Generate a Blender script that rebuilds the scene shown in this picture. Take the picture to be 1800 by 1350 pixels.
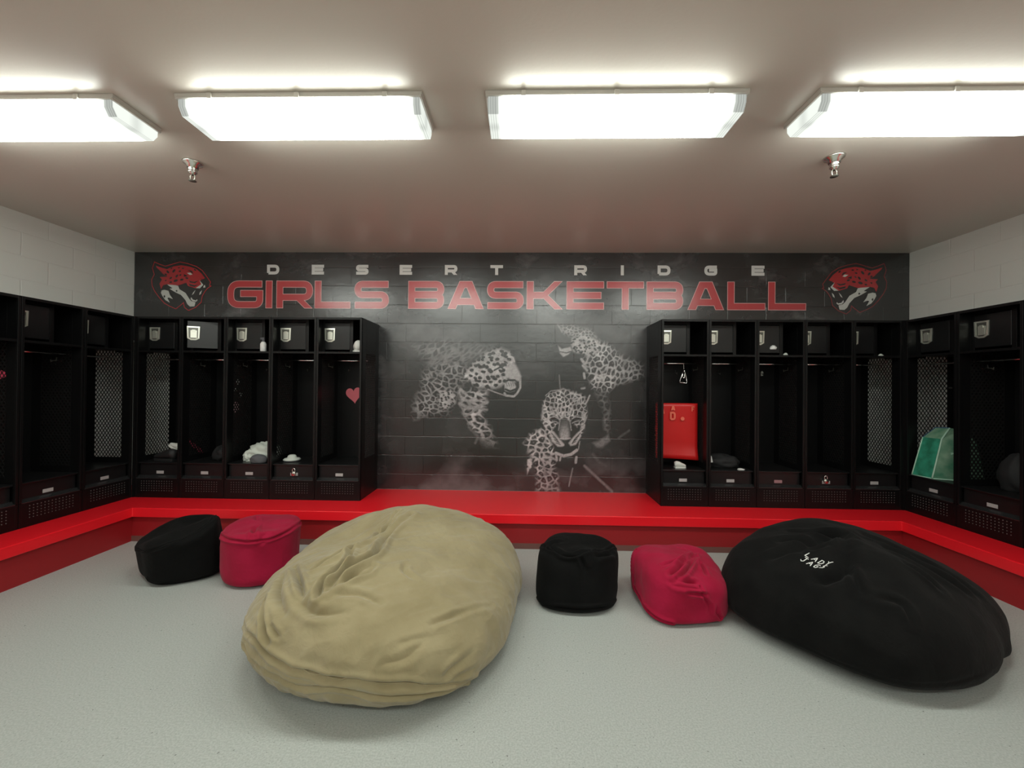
import bpy, bmesh, math, random
import numpy as np
from mathutils import Vector, Matrix, noise
from mathutils.geometry import tessellate_polygon
from mathutils.bvhtree import BVHTree

for o in list(bpy.data.objects):
    bpy.data.objects.remove(o, do_unlink=True)
scn = bpy.context.scene
COL = scn.collection
PI = math.pi

# ------------------------------------------------------------------ camera
YAW, PITCH, ROLL = 0.0254, 0.0064, 0.0096
cam_d = bpy.data.cameras.new('camera')
cam = bpy.data.objects.new('camera', cam_d)
COL.objects.link(cam)
cam_d.sensor_width = 36.0
cam_d.lens = 713.6 / 1800 * 36.0
cam_d.clip_start = 0.05
cy_, sy_, cp_, sp_ = math.cos(YAW), math.sin(YAW), math.cos(PITCH), math.sin(PITCH)
fwd = Vector((-sy_ * cp_, cy_ * cp_, sp_))
rgt = Vector((cy_, sy_, 0))
upv = rgt.cross(fwd)
r2 = rgt * math.cos(ROLL) + upv * math.sin(ROLL)
u2 = -rgt * math.sin(ROLL) + upv * math.cos(ROLL)
M = Matrix((r2, u2, -fwd)).transposed().to_4x4()
M.translation = Vector((0, 0, 1.4678))
cam.matrix_world = M
scn.camera = cam

# ------------------------------------------------------------------ world, exposure, lamp power
wd = bpy.data.worlds.new('world')
scn.world = wd
wd.use_nodes = True
wd.node_tree.nodes['Background'].inputs[0].default_value = (0.8, 0.85, 0.8, 1)
wd.node_tree.nodes['Background'].inputs[1].default_value = 0.02
scn.view_settings.view_transform = 'Standard'
scn.view_settings.look = 'None'
scn.view_settings.gamma = 1.0
scn.view_settings.use_curve_mapping = False
scn.view_settings.exposure = 1.45
LAMP = 9.6            # radiance of the fluorescent diffusers
LAMP_COL = (0.95, 1.0, 0.92)

# ------------------------------------------------------------------ room numbers (metres)
XL, XR, YB, YR, ZC = -4.405, 4.166, 4.4845, -6.2, 2.951
BZ = 0.3173           # bench top
LW, LP, LD, LH = 0.456, 0.46, 0.480, 1.824   # locker width, pitch, depth, height
LY = 4.0              # front plane of the back row
LXL, LXR = -3.9205, 3.6817                   # front planes of the side rows

# ------------------------------------------------------------------ materials
MATS = {}
def mat(name, col, rough=0.5, metal=0.0, spec=0.5, coat=0.0, coat_r=0.15, emit=None, alpha=None):
    m = bpy.data.materials.new(name)
    m.use_nodes = True
    b = m.node_tree.nodes['Principled BSDF']
    b.inputs['Base Color'].default_value = (*col, 1)
    b.inputs['Roughness'].default_value = rough
    b.inputs['Metallic'].default_value = metal
    b.inputs['Specular IOR Level'].default_value = spec
    if coat:
        b.inputs['Coat Weight'].default_value = coat
        b.inputs['Coat Roughness'].default_value = coat_r; b.inputs['Coat IOR'].default_value = 1.8
    MATS[name] = m
    return m
def nd(m, t, **kw):
    n = m.node_tree.nodes.new(t)
    for k, v in kw.items():
        setattr(n, k, v)
    return n
def lk(m, a, b):
    m.node_tree.links.new(a, b)
def bs(m):
    return m.node_tree.nodes['Principled BSDF']
def noise_bump(m, scale=60, strength=0.2, dist=0.002, detail=4, vec=None, prev=None):
    t = nd(m, 'ShaderNodeTexNoise'); t.inputs['Scale'].default_value = scale; t.inputs['Detail'].default_value = detail
    if vec is None:
        c = nd(m, 'ShaderNodeTexCoord'); vec = c.outputs['Object']
    lk(m, vec, t.inputs['Vector'])
    b = nd(m, 'ShaderNodeBump'); b.inputs['Strength'].default_value = strength; b.inputs['Distance'].default_value = dist
    lk(m, t.outputs['Fac'], b.inputs['Height'])
    if prev is not None: lk(m, prev, b.inputs['Normal'])
    lk(m, b.outputs['Normal'], bs(m).inputs['Normal']); lk(m, b.outputs['Normal'], bs(m).inputs['Coat Normal'])
    return b
def tint(m, c1, c2, scale=8, detail=5, lo=0.35, hi=0.65):
    c = nd(m, 'ShaderNodeTexCoord'); t = nd(m, 'ShaderNodeTexNoise')
    t.inputs['Scale'].default_value = scale; t.inputs['Detail'].default_value = detail
    lk(m, c.outputs['Object'], t.inputs['Vector'])
    r = nd(m, 'ShaderNodeValToRGB')
    r.color_ramp.elements[0].position = lo; r.color_ramp.elements[0].color = (*c1, 1)
    r.color_ramp.elements[1].position = hi; r.color_ramp.elements[1].color = (*c2, 1)
    lk(m, t.outputs['Fac'], r.inputs['Fac']); lk(m, r.outputs['Color'], bs(m).inputs['Base Color'])
    return r

def block_bump(m, axis, off_h, strength=0.5, dist=0.004, mort=0.012):
    """painted concrete block courses: running bond of 0.415 x 0.2085"""
    c = nd(m, 'ShaderNodeTexCoord'); s = nd(m, 'ShaderNodeSeparateXYZ'); k = nd(m, 'ShaderNodeCombineXYZ')
    lk(m, c.outputs['Object'], s.inputs[0])
    a1 = nd(m, 'ShaderNodeMath', operation='ADD'); a1.inputs[1].default_value = off_h
    a2 = nd(m, 'ShaderNodeMath', operation='ADD'); a2.inputs[1].default_value = -0.0795 + 0.2085 * 40
    lk(m, s.outputs[axis], a1.inputs[0]); lk(m, s.outputs['Z'], a2.inputs[0])
    lk(m, a1.outputs[0], k.inputs[0]); lk(m, a2.outputs[0], k.inputs[1])
    # slightly uneven joints
    nz = nd(m, 'ShaderNodeTexNoise'); nz.inputs['Scale'].default_value = 9; nz.inputs['Detail'].default_value = 3
    lk(m, c.outputs['Object'], nz.inputs['Vector'])
    vm = nd(m, 'ShaderNodeVectorMath', operation='SCALE'); vm.inputs['Scale'].default_value = 0.012
    lk(m, nz.outputs['Color'], vm.inputs[0])
    va = nd(m, 'ShaderNodeVectorMath', operation='ADD')
    lk(m, k.outputs[0], va.inputs[0]); lk(m, vm.outputs[0], va.inputs[1])
    t = nd(m, 'ShaderNodeTexBrick'); t.offset = 0.5
    t.inputs['Scale'].default_value = 1.0; t.inputs['Brick Width'].default_value = 0.415
    t.inputs['Row Height'].default_value = 0.2085; t.inputs['Mortar Size'].default_value = mort / 2
    t.inputs['Mortar Smooth'].default_value = 0.6
    t.inputs['Color1'].default_value = (1, 1, 1, 1); t.inputs['Color2'].default_value = (1, 1, 1, 1)
    t.inputs['Mortar'].default_value = (0, 0, 0, 1)
    lk(m, va.outputs[0], t.inputs['Vector'])
    b = nd(m, 'ShaderNodeBump'); b.inputs['Strength'].default_value = strength; b.inputs['Distance'].default_value = dist
    lk(m, t.outputs['Color'], b.inputs['Height'])
    return b

mat('block_grey', (0.86, 0.87, 0.83), 0.42)
mat('block_grey_side', (0.86, 0.87, 0.83), 0.42)
for nme, ax in (('block_grey', 'X'), ('block_grey_side', 'Y')):
    m = MATS[nme]
    b = block_bump(m, ax, 10 * 0.415 + (0.0 if ax == 'X' else -0.129 + 0.2075), 0.55, 0.0035)
    noise_bump(m, 45, 0.25, 0.002, prev=b.outputs['Normal'])

mat('rear_paint', (0.42, 0.42, 0.40), 0.6)
m = mat('ceiling_paint', (0.69, 0.645, 0.575), 0.30, spec=0.6)
noise_bump(m, 55, 0.22, 0.002, 5)
m = mat('floor_vinyl', (0.5, 0.52, 0.48), 0.42)
c = nd(m, 'ShaderNodeTexCoord')
n1 = nd(m, 'ShaderNodeTexNoise'); n1.inputs['Scale'].default_value = 130; n1.inputs['Detail'].default_value = 3
n2 = nd(m, 'ShaderNodeTexNoise'); n2.inputs['Scale'].default_value = 75; n2.inputs['Detail'].default_value = 2
lk(m, c.outputs['Object'], n1.inputs['Vector']); lk(m, c.outputs['Object'], n2.inputs['Vector'])
ra = nd(m, 'ShaderNodeValToRGB')
ra.color_ramp.elements[0].position = 0.38; ra.color_ramp.elements[0].color = (0.36, 0.385, 0.365, 1)
ra.color_ramp.elements[1].position = 0.62; ra.color_ramp.elements[1].color = (0.445, 0.47, 0.45, 1)
rb = nd(m, 'ShaderNodeValToRGB')
rb.color_ramp.elements[0].position = 0.255; rb.color_ramp.elements[0].color = (0.35, 0.35, 0.33, 1)
rb.color_ramp.elements[1].position = 0.30; rb.color_ramp.elements[1].color = (1, 1, 1, 1)
lk(m, n1.outputs['Fac'], ra.inputs['Fac']); lk(m, n2.outputs['Fac'], rb.inputs['Fac'])
mx = nd(m, 'ShaderNodeMix', data_type='RGBA', blend_type='MULTIPLY'); mx.inputs[0].default_value = 1
lk(m, ra.outputs['Color'], mx.inputs[6]); lk(m, rb.outputs['Color'], mx.inputs[7])
lk(m, mx.outputs[2], bs(m).inputs['Base Color'])

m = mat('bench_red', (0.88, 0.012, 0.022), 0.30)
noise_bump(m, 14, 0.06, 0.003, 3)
m = mat('riser_red_shaded', (0.32, 0.010, 0.014), 0.42)  # bench red darkened: shade under the slab put into the colour
mat('cove_base', (0.17, 0.07, 0.06), 0.4)

m = mat('locker_black', (0.004, 0.004, 0.0043), 0.38, spec=0.32)
noise_bump(m, 250, 0.05, 0.0006)
mat('locker_door', (0.008, 0.008, 0.0086), 0.34, spec=0.5)
mat('mesh_black', (0.006, 0.006, 0.006), 0.5)
mat('steel', (0.72, 0.72, 0.68), 0.22, 1.0)
mat('latch_steel', (0.78, 0.79, 0.70), 0.32, 0.75)
mat('latch_dark', (0.16, 0.16, 0.14), 0.35, 0.6)
mat('chrome', (0.85, 0.85, 0.84), 0.14, 1.0)
mat('plate_grey', (0.50, 0.50, 0.50), 0.4, 0.2)
mat('plate_pink', (0.42, 0.24, 0.26), 0.4, 0.2)
mat('white_cloth', (0.62, 0.66, 0.60), 0.8)
mat('white_paint', (0.80, 0.80, 0.78), 0.5)
mat('shoe_white', (0.72, 0.72, 0.68), 0.6)
mat('shoe_black', (0.012, 0.012, 0.013), 0.6)
mat('vent_grey', (0.09, 0.09, 0.09), 0.3)
mat('ledge_black', (0.02, 0.02, 0.021), 0.25, spec=0.8)
mat('bag_dark', (0.009, 0.009, 0.010), 0.75)
mat('grey_cloth', (0.10, 0.10, 0.11), 0.8)
mat('pink_paper', (0.62, 0.13, 0.16), 0.6)
mat('hot_pink', (0.60, 0.06, 0.12), 0.6)
mat('light_pink', (0.75, 0.45, 0.5), 0.6)
mat('red_card', (0.62, 0.012, 0.012), 0.35)
mat('salmon_print', (0.85, 0.17, 0.11), 0.4)
mat('gold', (0.8, 0.55, 0.2), 0.3, 0.8)
m = mat('green_fabric', (0.015, 0.20, 0.12), 0.6); tint(m, (0.01, 0.15, 0.085), (0.03, 0.30, 0.19), 14)
m = mat('green_gauze', (0.10, 0.30, 0.19), 0.6); tint(m, (0.05, 0.20, 0.12), (0.22, 0.36, 0.25), 9)
mat('green_piping', (0.42, 0.66, 0.52), 0.6)
mat('blue_trim', (0.03, 0.10, 0.18), 0.6)
mat('fixture_white', (0.62, 0.60, 0.55), 0.4)
mat('letter_red', (0.56, 0.045, 0.055), 0.6, spec=0.1, coat=1.0, coat_r=0.26)
mat('letter_edge', (0.80, 0.42, 0.42), 0.6, spec=0.1, coat=1.0, coat_r=0.26)
mat('ink_black', (0.012, 0.012, 0.014), 0.6, spec=0.1, coat=1.0, coat_r=0.26)
mat('logo_red', (0.50, 0.02, 0.028), 0.6, spec=0.1, coat=1.0, coat_r=0.26)
mat('logo_maroon', (0.26, 0.025, 0.03), 0.6, spec=0.1, coat=1.0, coat_r=0.26)
mat('logo_white', (0.70, 0.72, 0.68), 0.6, spec=0.1, coat=1.0, coat_r=0.26)
mat('letter_white', (0.78, 0.78, 0.76), 0.6, spec=0.1, coat=1.0, coat_r=0.26)
mat('stitch_white', (0.85, 0.85, 0.83), 0.7)

def fabric(name, c1, c2, sc, rough=0.85, sheen=0.3, bump=0.3, bs_=300):
    m = mat(name, c1, rough, spec=0.10)
    tint(m, c1, c2, sc)
    bs(m).inputs['Sheen Weight'].default_value = sheen
    bs(m).inputs['Sheen Roughness'].default_value = 0.5
    c = nd(m, 'ShaderNodeTexCoord')
    t1 = nd(m, 'ShaderNodeTexNoise'); t1.inputs['Scale'].default_value = 18; t1.inputs['Detail'].default_value = 6
    t1.inputs['Distortion'].default_value = 1.2
    t2 = nd(m, 'ShaderNodeTexNoise'); t2.inputs['Scale'].default_value = bs_
    lk(m, c.outputs['Object'], t1.inputs['Vector']); lk(m, c.outputs['Object'], t2.inputs['Vector'])
    b1 = nd(m, 'ShaderNodeBump'); b1.inputs['Strength'].default_value = bump; b1.inputs['Distance'].default_value = 0.012
    b2 = nd(m, 'ShaderNodeBump'); b2.inputs['Strength'].default_value = 0.25; b2.inputs['Distance'].default_value = 0.001
    lk(m, t1.outputs['Fac'], b1.inputs['Height']); lk(m, t2.outputs['Fac'], b2.inputs['Height'])
    lk(m, b1.outputs['Normal'], b2.inputs['Normal']); lk(m, b2.outputs['Normal'], bs(m).inputs['Normal'])
    return m
fabric('khaki_suede', (0.27, 0.225, 0.125), (0.33, 0.28, 0.165), 5, sheen=0.25)
fabric('black_corduroy', (0.003, 0.003, 0.003), (0.005, 0.005, 0.005), 6, sheen=0.02)
fabric('black_fleece', (0.004, 0.004, 0.004), (0.0065, 0.0065, 0.0063), 9, sheen=0.03, bump=0.25, bs_=160)
fabric('crimson_suede', (0.30, 0.007, 0.032), (0.37, 0.010, 0.045), 6, sheen=0.06)

# mural print: smoke plus the painted cats carried as a vertex attribute
m = mat('mural_vinyl', (0.03, 0.03, 0.032), 0.6, spec=0.1, coat=1.0, coat_r=0.26)
c = nd(m, 'ShaderNodeTexCoord')
mp = nd(m, 'ShaderNodeMapping'); mp.inputs['Location'].default_value = (3.1, 0, 1.7); mp.inputs['Scale'].default_value = (0.9, 1, 1.5)
lk(m, c.outputs['Object'], mp.inputs['Vector'])
s1 = nd(m, 'ShaderNodeTexNoise'); s1.inputs['Scale'].default_value = 1.7; s1.inputs['Detail'].default_value = 9
s1.inputs['Roughness'].default_value = 0.62; s1.inputs['Distortion'].default_value = 0.4
lk(m, mp.outputs['Vector'], s1.inputs['Vector'])
r = nd(m, 'ShaderNodeValToRGB')
r.color_ramp.elements[0].position = 0.42; r.color_ramp.elements[0].color = (0.006, 0.006, 0.0065, 1)
r.color_ramp.elements[1].position = 0.72; r.color_ramp.elements[1].color = (0.12, 0.118, 0.122, 1)
e = r.color_ramp.elements.new(0.56); e.color = (0.024, 0.024, 0.026, 1)
lk(m, s1.outputs['Fac'], r.inputs['Fac'])
at = nd(m, 'ShaderNodeAttribute'); at.attribute_name = 'paint'
mx = nd(m, 'ShaderNodeMix', data_type='RGBA', blend_type='MIX')
lk(m, at.outputs['Alpha'], mx.inputs[0]); lk(m, r.outputs['Color'], mx.inputs[6]); lk(m, at.outputs['Color'], mx.inputs[7])
lk(m, mx.outputs[2], bs(m).inputs['Base Color'])
b = block_bump(m, 'X', 10 * 0.415 + 0.05, 0.42, 0.004, 0.010)
noise_bump(m, 16, 0.22, 0.006, 7, prev=b.outputs['Normal'])

# lit diffuser: two tubes inside a prismatic wrap, dimmer past the tube ends
m = bpy.data.materials.new('lit_lens'); m.use_nodes = True; MATS['lit_lens'] = m
nt = m.node_tree; nt.nodes.clear()
c = nd(m, 'ShaderNodeTexCoord'); s = nd(m, 'ShaderNodeSeparateXYZ'); lk(m, c.outputs['Object'], s.inputs[0])
ab = nd(m, 'ShaderNodeMath', operation='ABSOLUTE'); lk(m, s.outputs['X'], ab.inputs[0])
mr = nd(m, 'ShaderNodeMapRange'); mr.interpolation_type = 'SMOOTHSTEP'
mr.inputs['From Min'].default_value = 0.49; mr.inputs['From Max'].default_value = 0.60
mr.inputs['To Min'].default_value = 1.0; mr.inputs['To Max'].default_value = 0.035
lk(m, ab.outputs[0], mr.inputs['Value'])
yb = nd(m, 'ShaderNodeMath', operation='ABSOLUTE'); lk(m, s.outputs['Y'], yb.inputs[0])
y2 = nd(m, 'ShaderNodeMapRange'); y2.interpolation_type = 'SMOOTHSTEP'
y2.inputs['From Min'].default_value = 0.0; y2.inputs['From Max'].default_value = 0.05
y2.inputs['To Min'].default_value = 0.8; y2.inputs['To Max'].default_value = 1.0
lk(m, yb.outputs[0], y2.inputs['Value'])
wv = nd(m, 'ShaderNodeTexWave'); wv.inputs['Scale'].default_value = 26; wv.bands_direction = 'X'
lk(m, c.outputs['Object'], wv.inputs['Vector'])
w2 = nd(m, 'ShaderNodeMapRange'); w2.inputs['To Min'].default_value = 0.8; w2.inputs['To Max'].default_value = 1.1
lk(m, wv.outputs['Fac'], w2.inputs['Value'])
p1 = nd(m, 'ShaderNodeMath', operation='MULTIPLY'); lk(m, mr.outputs[0], p1.inputs[0]); lk(m, y2.outputs[0], p1.inputs[1])
p3 = nd(m, 'ShaderNodeMath', operation='MULTIPLY'); lk(m, p1.outputs[0], p3.inputs[0]); lk(m, w2.outputs[0], p3.inputs[1])
p2 = nd(m, 'ShaderNodeMath', operation='MULTIPLY'); lk(m, p3.outputs[0], p2.inputs[0]); p2.inputs[1].default_value = LAMP
em = nd(m, 'ShaderNodeEmission'); em.inputs['Color'].default_value = (*LAMP_COL, 1)
lk(m, p2.outputs[0], em.inputs['Strength'])
ou = nd(m, 'ShaderNodeOutputMaterial'); lk(m, em.outputs[0], ou.inputs['Surface'])
m = m.copy(); m.name = 'lit_lens_side'; MATS['lit_lens_side'] = m        # upright sides of the lens, seen edge-on by the tubes
for n_ in m.node_tree.nodes:
    if n_.type == 'MATH' and n_.operation == 'MULTIPLY' and abs(n_.inputs[1].default_value - LAMP) < 1e-3: n_.inputs[1].default_value = LAMP*0.55

# ------------------------------------------------------------------ mesh helpers
class MB:
    """collects shapes and links them as ONE mesh object"""
    def __init__(s): s.v = []; s.f = []
    def add(s, vs, fs):
        k = len(s.v); s.v += [tuple(v) for v in vs]; s.f += [tuple(i + k for i in f) for f in fs]; return s
    def box(s, x0, x1, y0, y1, z0, z1):
        return s.add([(x0,y0,z0),(x1,y0,z0),(x1,y1,z0),(x0,y1,z0),(x0,y0,z1),(x1,y0,z1),(x1,y1,z1),(x0,y1,z1)],
                     [(0,3,2,1),(4,5,6,7),(0,1,5,4),(1,2,6,5),(2,3,7,6),(3,0,4,7)])
    def prism(s, pts, axis, a0, a1):
        """polygon (2-D) extruded along axis; pts in the two other axes in order"""
        n = len(pts)
        def mk(p, a):
            if axis == 'x': return (a, p[0], p[1])
            if axis == 'y': return (p[0], a, p[1])
            return (p[0], p[1], a)
        vs = [mk(p, a0) for p in pts] + [mk(p, a1) for p in pts]
        tri = tessellate_polygon([[Vector((p[0], p[1], 0)) for p in pts]])
        fs = [tuple(t) for t in tri] + [tuple(i + n for i in reversed(t)) for t in tri]
        fs += [(i, (i + 1) % n, (i + 1) % n + n, i + n) for i in range(n)]
        return s.add(vs, fs)
    def tube(s, path, r, n=10, cap=True):
        path = [Vector(p) for p in path]
        rs = r if isinstance(r, (list, tuple)) else [r] * len(path)
        rings = []; prev = None
        for i, p in enumerate(path):
            a = path[max(i - 1, 0)]; b = path[min(i + 1, len(path) - 1)]
            t = (b - a).normalized()
            if prev is None:
                u = t.orthogonal().normalized()
            else:
                u = (prev - t * prev.dot(t)).normalized()
            prev = u; w = t.cross(u)
            rings.append([p + (u * math.cos(2*PI*k/n) + w * math.sin(2*PI*k/n)) * rs[i] for k in range(n)])
        vs = [v for r_ in rings for v in r_]; fs = []
        for i in range(len(path) - 1):
            for k in range(n):
                fs.append((i*n + k, i*n + (k+1) % n, (i+1)*n + (k+1) % n, (i+1)*n + k))
        if cap:
            fs.append(tuple(reversed(range(n)))); fs.append(tuple((len(path)-1)*n + k for k in range(n)))
        return s.add(vs, fs)
    def lathe(s, prof, c=(0, 0, 0), n=24):
        vs = []; fs = []
        for (r, z) in prof:
            for k in range(n):
                vs.append((c[0] + r*math.cos(2*PI*k/n), c[1] + r*math.sin(2*PI*k/n), c[2] + z))
        for i in range(len(prof) - 1):
            for k in range(n):
                fs.append((i*n + k, i*n + (k+1) % n, (i+1)*n + (k+1) % n, (i+1)*n + k))
        fs.append(tuple(range(n))); fs.append(tuple((len(prof)-1)*n + k for k in reversed(range(n))))
        return s.add(vs, fs)
    def build(s, name, m, parent=None, smooth=False, bevel=0.0, seg=2):
        me = bpy.data.meshes.new(name)
        me.from_pydata(s.v, [], s.f)
        bm = bmesh.new(); bm.from_mesh(me)
        bmesh.ops.delete(bm, geom=[v for v in bm.verts if not v.link_faces], context='VERTS')
        bmesh.ops.recalc_face_normals(bm, faces=bm.faces)
        bm.to_mesh(me); bm.free()
        me.materials.append(MATS[m])
        if smooth:
            for p in me.polygons: p.use_smooth = True
        o = bpy.data.objects.new(name, me); COL.objects.link(o)
        if parent is not None: o.parent = parent
        if bevel:
            b = o.modifiers.new('bevel', 'BEVEL'); b.width = bevel; b.segments = seg; b.limit_method = 'ANGLE'
            b.angle_limit = 0.6
        return o
def thing(name, label, cat, loc=(0, 0, 0), rz=0, group=None):
    o = bpy.data.objects.new(name, None); COL.objects.link(o)
    o.location = loc; o.rotation_euler = (0, 0, rz); o.empty_display_size = 0.1
    return tag(o, label, cat, group)
def tag(o, label, cat, group=None):
    o['label'] = label; o['category'] = cat
    if group: o['group'] = group
    return o
def struct(o):
    o['kind'] = 'structure'; return o

# ------------------------------------------------------------------ room shell
struct(MB().box(XL - .1, XR + .1, YR - .1, YB + .1, -.1, 0).build('floor', 'floor_vinyl'))
struct(MB().box(XL - .1, XR + .1, YR - .1, YB + .1, ZC, ZC + .1).build('ceiling', 'ceiling_paint'))
struct(MB().box(XL, XR, YB, YB + .1, 0, ZC).build('wall_back', 'block_grey'))
struct(MB().box(XL - .1, XL, YR, YB + .1, 0, ZC).build('wall_left', 'block_grey_side'))
struct(MB().box(XR, XR + .1, YR, YB + .1, 0, ZC).build('wall_right', 'block_grey_side'))
struct(MB().box(XL, XR, YR - .1, YR, 0, ZC).build('wall_rear', 'rear_paint'))

# ------------------------------------------------------------------ red U-shaped bench
SB = 0.824; YF = YB - 0.8264; REC = 0.0315; YE = -5.4
bench = thing('bench', 'long glossy red U-shaped bench running along three walls under the lockers', 'bench', (0, YB - .4, 0))
def ushape(inset):
    a, b, c = XL + SB - inset, XR - SB + inset, YF + inset
    g = .002
    return [(XL + g, YE), (a, YE), (a, c), (b, c), (b, YE), (XR - g, YE), (XR - g, YB - g), (XL + g, YB - g)]
def loc_u(pts): return [(x, y - (YB - .4)) for x, y in pts]
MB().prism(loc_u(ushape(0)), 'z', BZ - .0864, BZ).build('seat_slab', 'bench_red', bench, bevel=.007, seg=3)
MB().prism(loc_u(ushape(REC)), 'z', 0.0, BZ - .0864).build('riser', 'riser_red_shaded', bench)
a, b, c = XL + SB - REC, XR - SB + REC, YF + REC
o = MB().box(a, b, c - .006, c, 0, .05).build('baseboard_back', 'cove_base'); struct(o)

# ------------------------------------------------------------------ mural on the back wall
MY = YB - 0.004
mural = thing('wall_mural', 'dark smoky mural with three spotted cats and red GIRLS BASKETBALL lettering on back wall', 'mural', (0, MY, 0))

def poly_sd(U, V, pts):
    """signed distance to a polygon (positive inside), vectorised"""
    d = np.full(U.shape, 1e9); ins = np.zeros(U.shape, bool); n = len(pts)
    for i in range(n):
        x0, y0 = pts[i]; x1, y1 = pts[(i + 1) % n]
        dx, dy = x1 - x0, y1 - y0
        t = np.clip(((U - x0)*dx + (V - y0)*dy) / (dx*dx + dy*dy + 1e-9), 0, 1)
        d = np.minimum(d, np.hypot(U - x0 - t*dx, V - y0 - t*dy))
        if y0 != y1:
            ins ^= ((y0 > V) != (y1 > V)) & (U < (x1 - x0)*(V - y0)/(y1 - y0) + x0)
    return np.where(ins, d, -d)
def line_d(U, V, pts):
    d = np.full(U.shape, 1e9)
    for (x0, y0), (x1, y1) in zip(pts[:-1], pts[1:]):
        dx, dy = x1 - x0, y1 - y0
        t = np.clip(((U - x0)*dx + (V - y0)*dy) / (dx*dx + dy*dy + 1e-9), 0, 1)
        d = np.minimum(d, np.hypot(U - x0 - t*dx, V - y0 - t*dy))
    return d
def sst(a, b, x):
    t = np.clip((x - a)/(b - a), 0, 1); return t*t*(3 - 2*t)
def hsh(ix, iy, k):
    h = np.sin(ix*127.1 + iy*311.7 + k*74.7)*43758.5453
    return h - np.floor(h)
def vnoise(x, y, k=0):
    ix, iy = np.floor(x), np.floor(y); fx, fy = x - ix, y - iy
    fx = fx*fx*(3 - 2*fx); fy = fy*fy*(3 - 2*fy)
    return (hsh(ix, iy, k)*(1-fx) + hsh(ix+1, iy, k)*fx)*(1-fy) + (hsh(ix, iy+1, k)*(1-fx) + hsh(ix+1, iy+1, k)*fx)*fy
def fbm(x, y, k=0, o=4):
    return sum(vnoise(x*2**i, y*2**i, k + i)*0.5**i for i in range(o)) / (2 - 0.5**(o-1))
def cells(x, y, k=0):
    ix, iy = np.floor(x), np.floor(y); f1 = np.full(x.shape, 9.0); f2 = f1.copy()
    for a in (-1, 0, 1):
        for b_ in (-1, 0, 1):
            cx_, cy2 = ix + a, iy + b_
            d = np.hypot(cx_ + hsh(cx_, cy2, k) - x, cy2 + hsh(cx_, cy2, k + 5) - y)
            f2 = np.where(d < f1, f1, np.minimum(f2, d)); f1 = np.minimum(f1, d)
    return f1, f2

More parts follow.
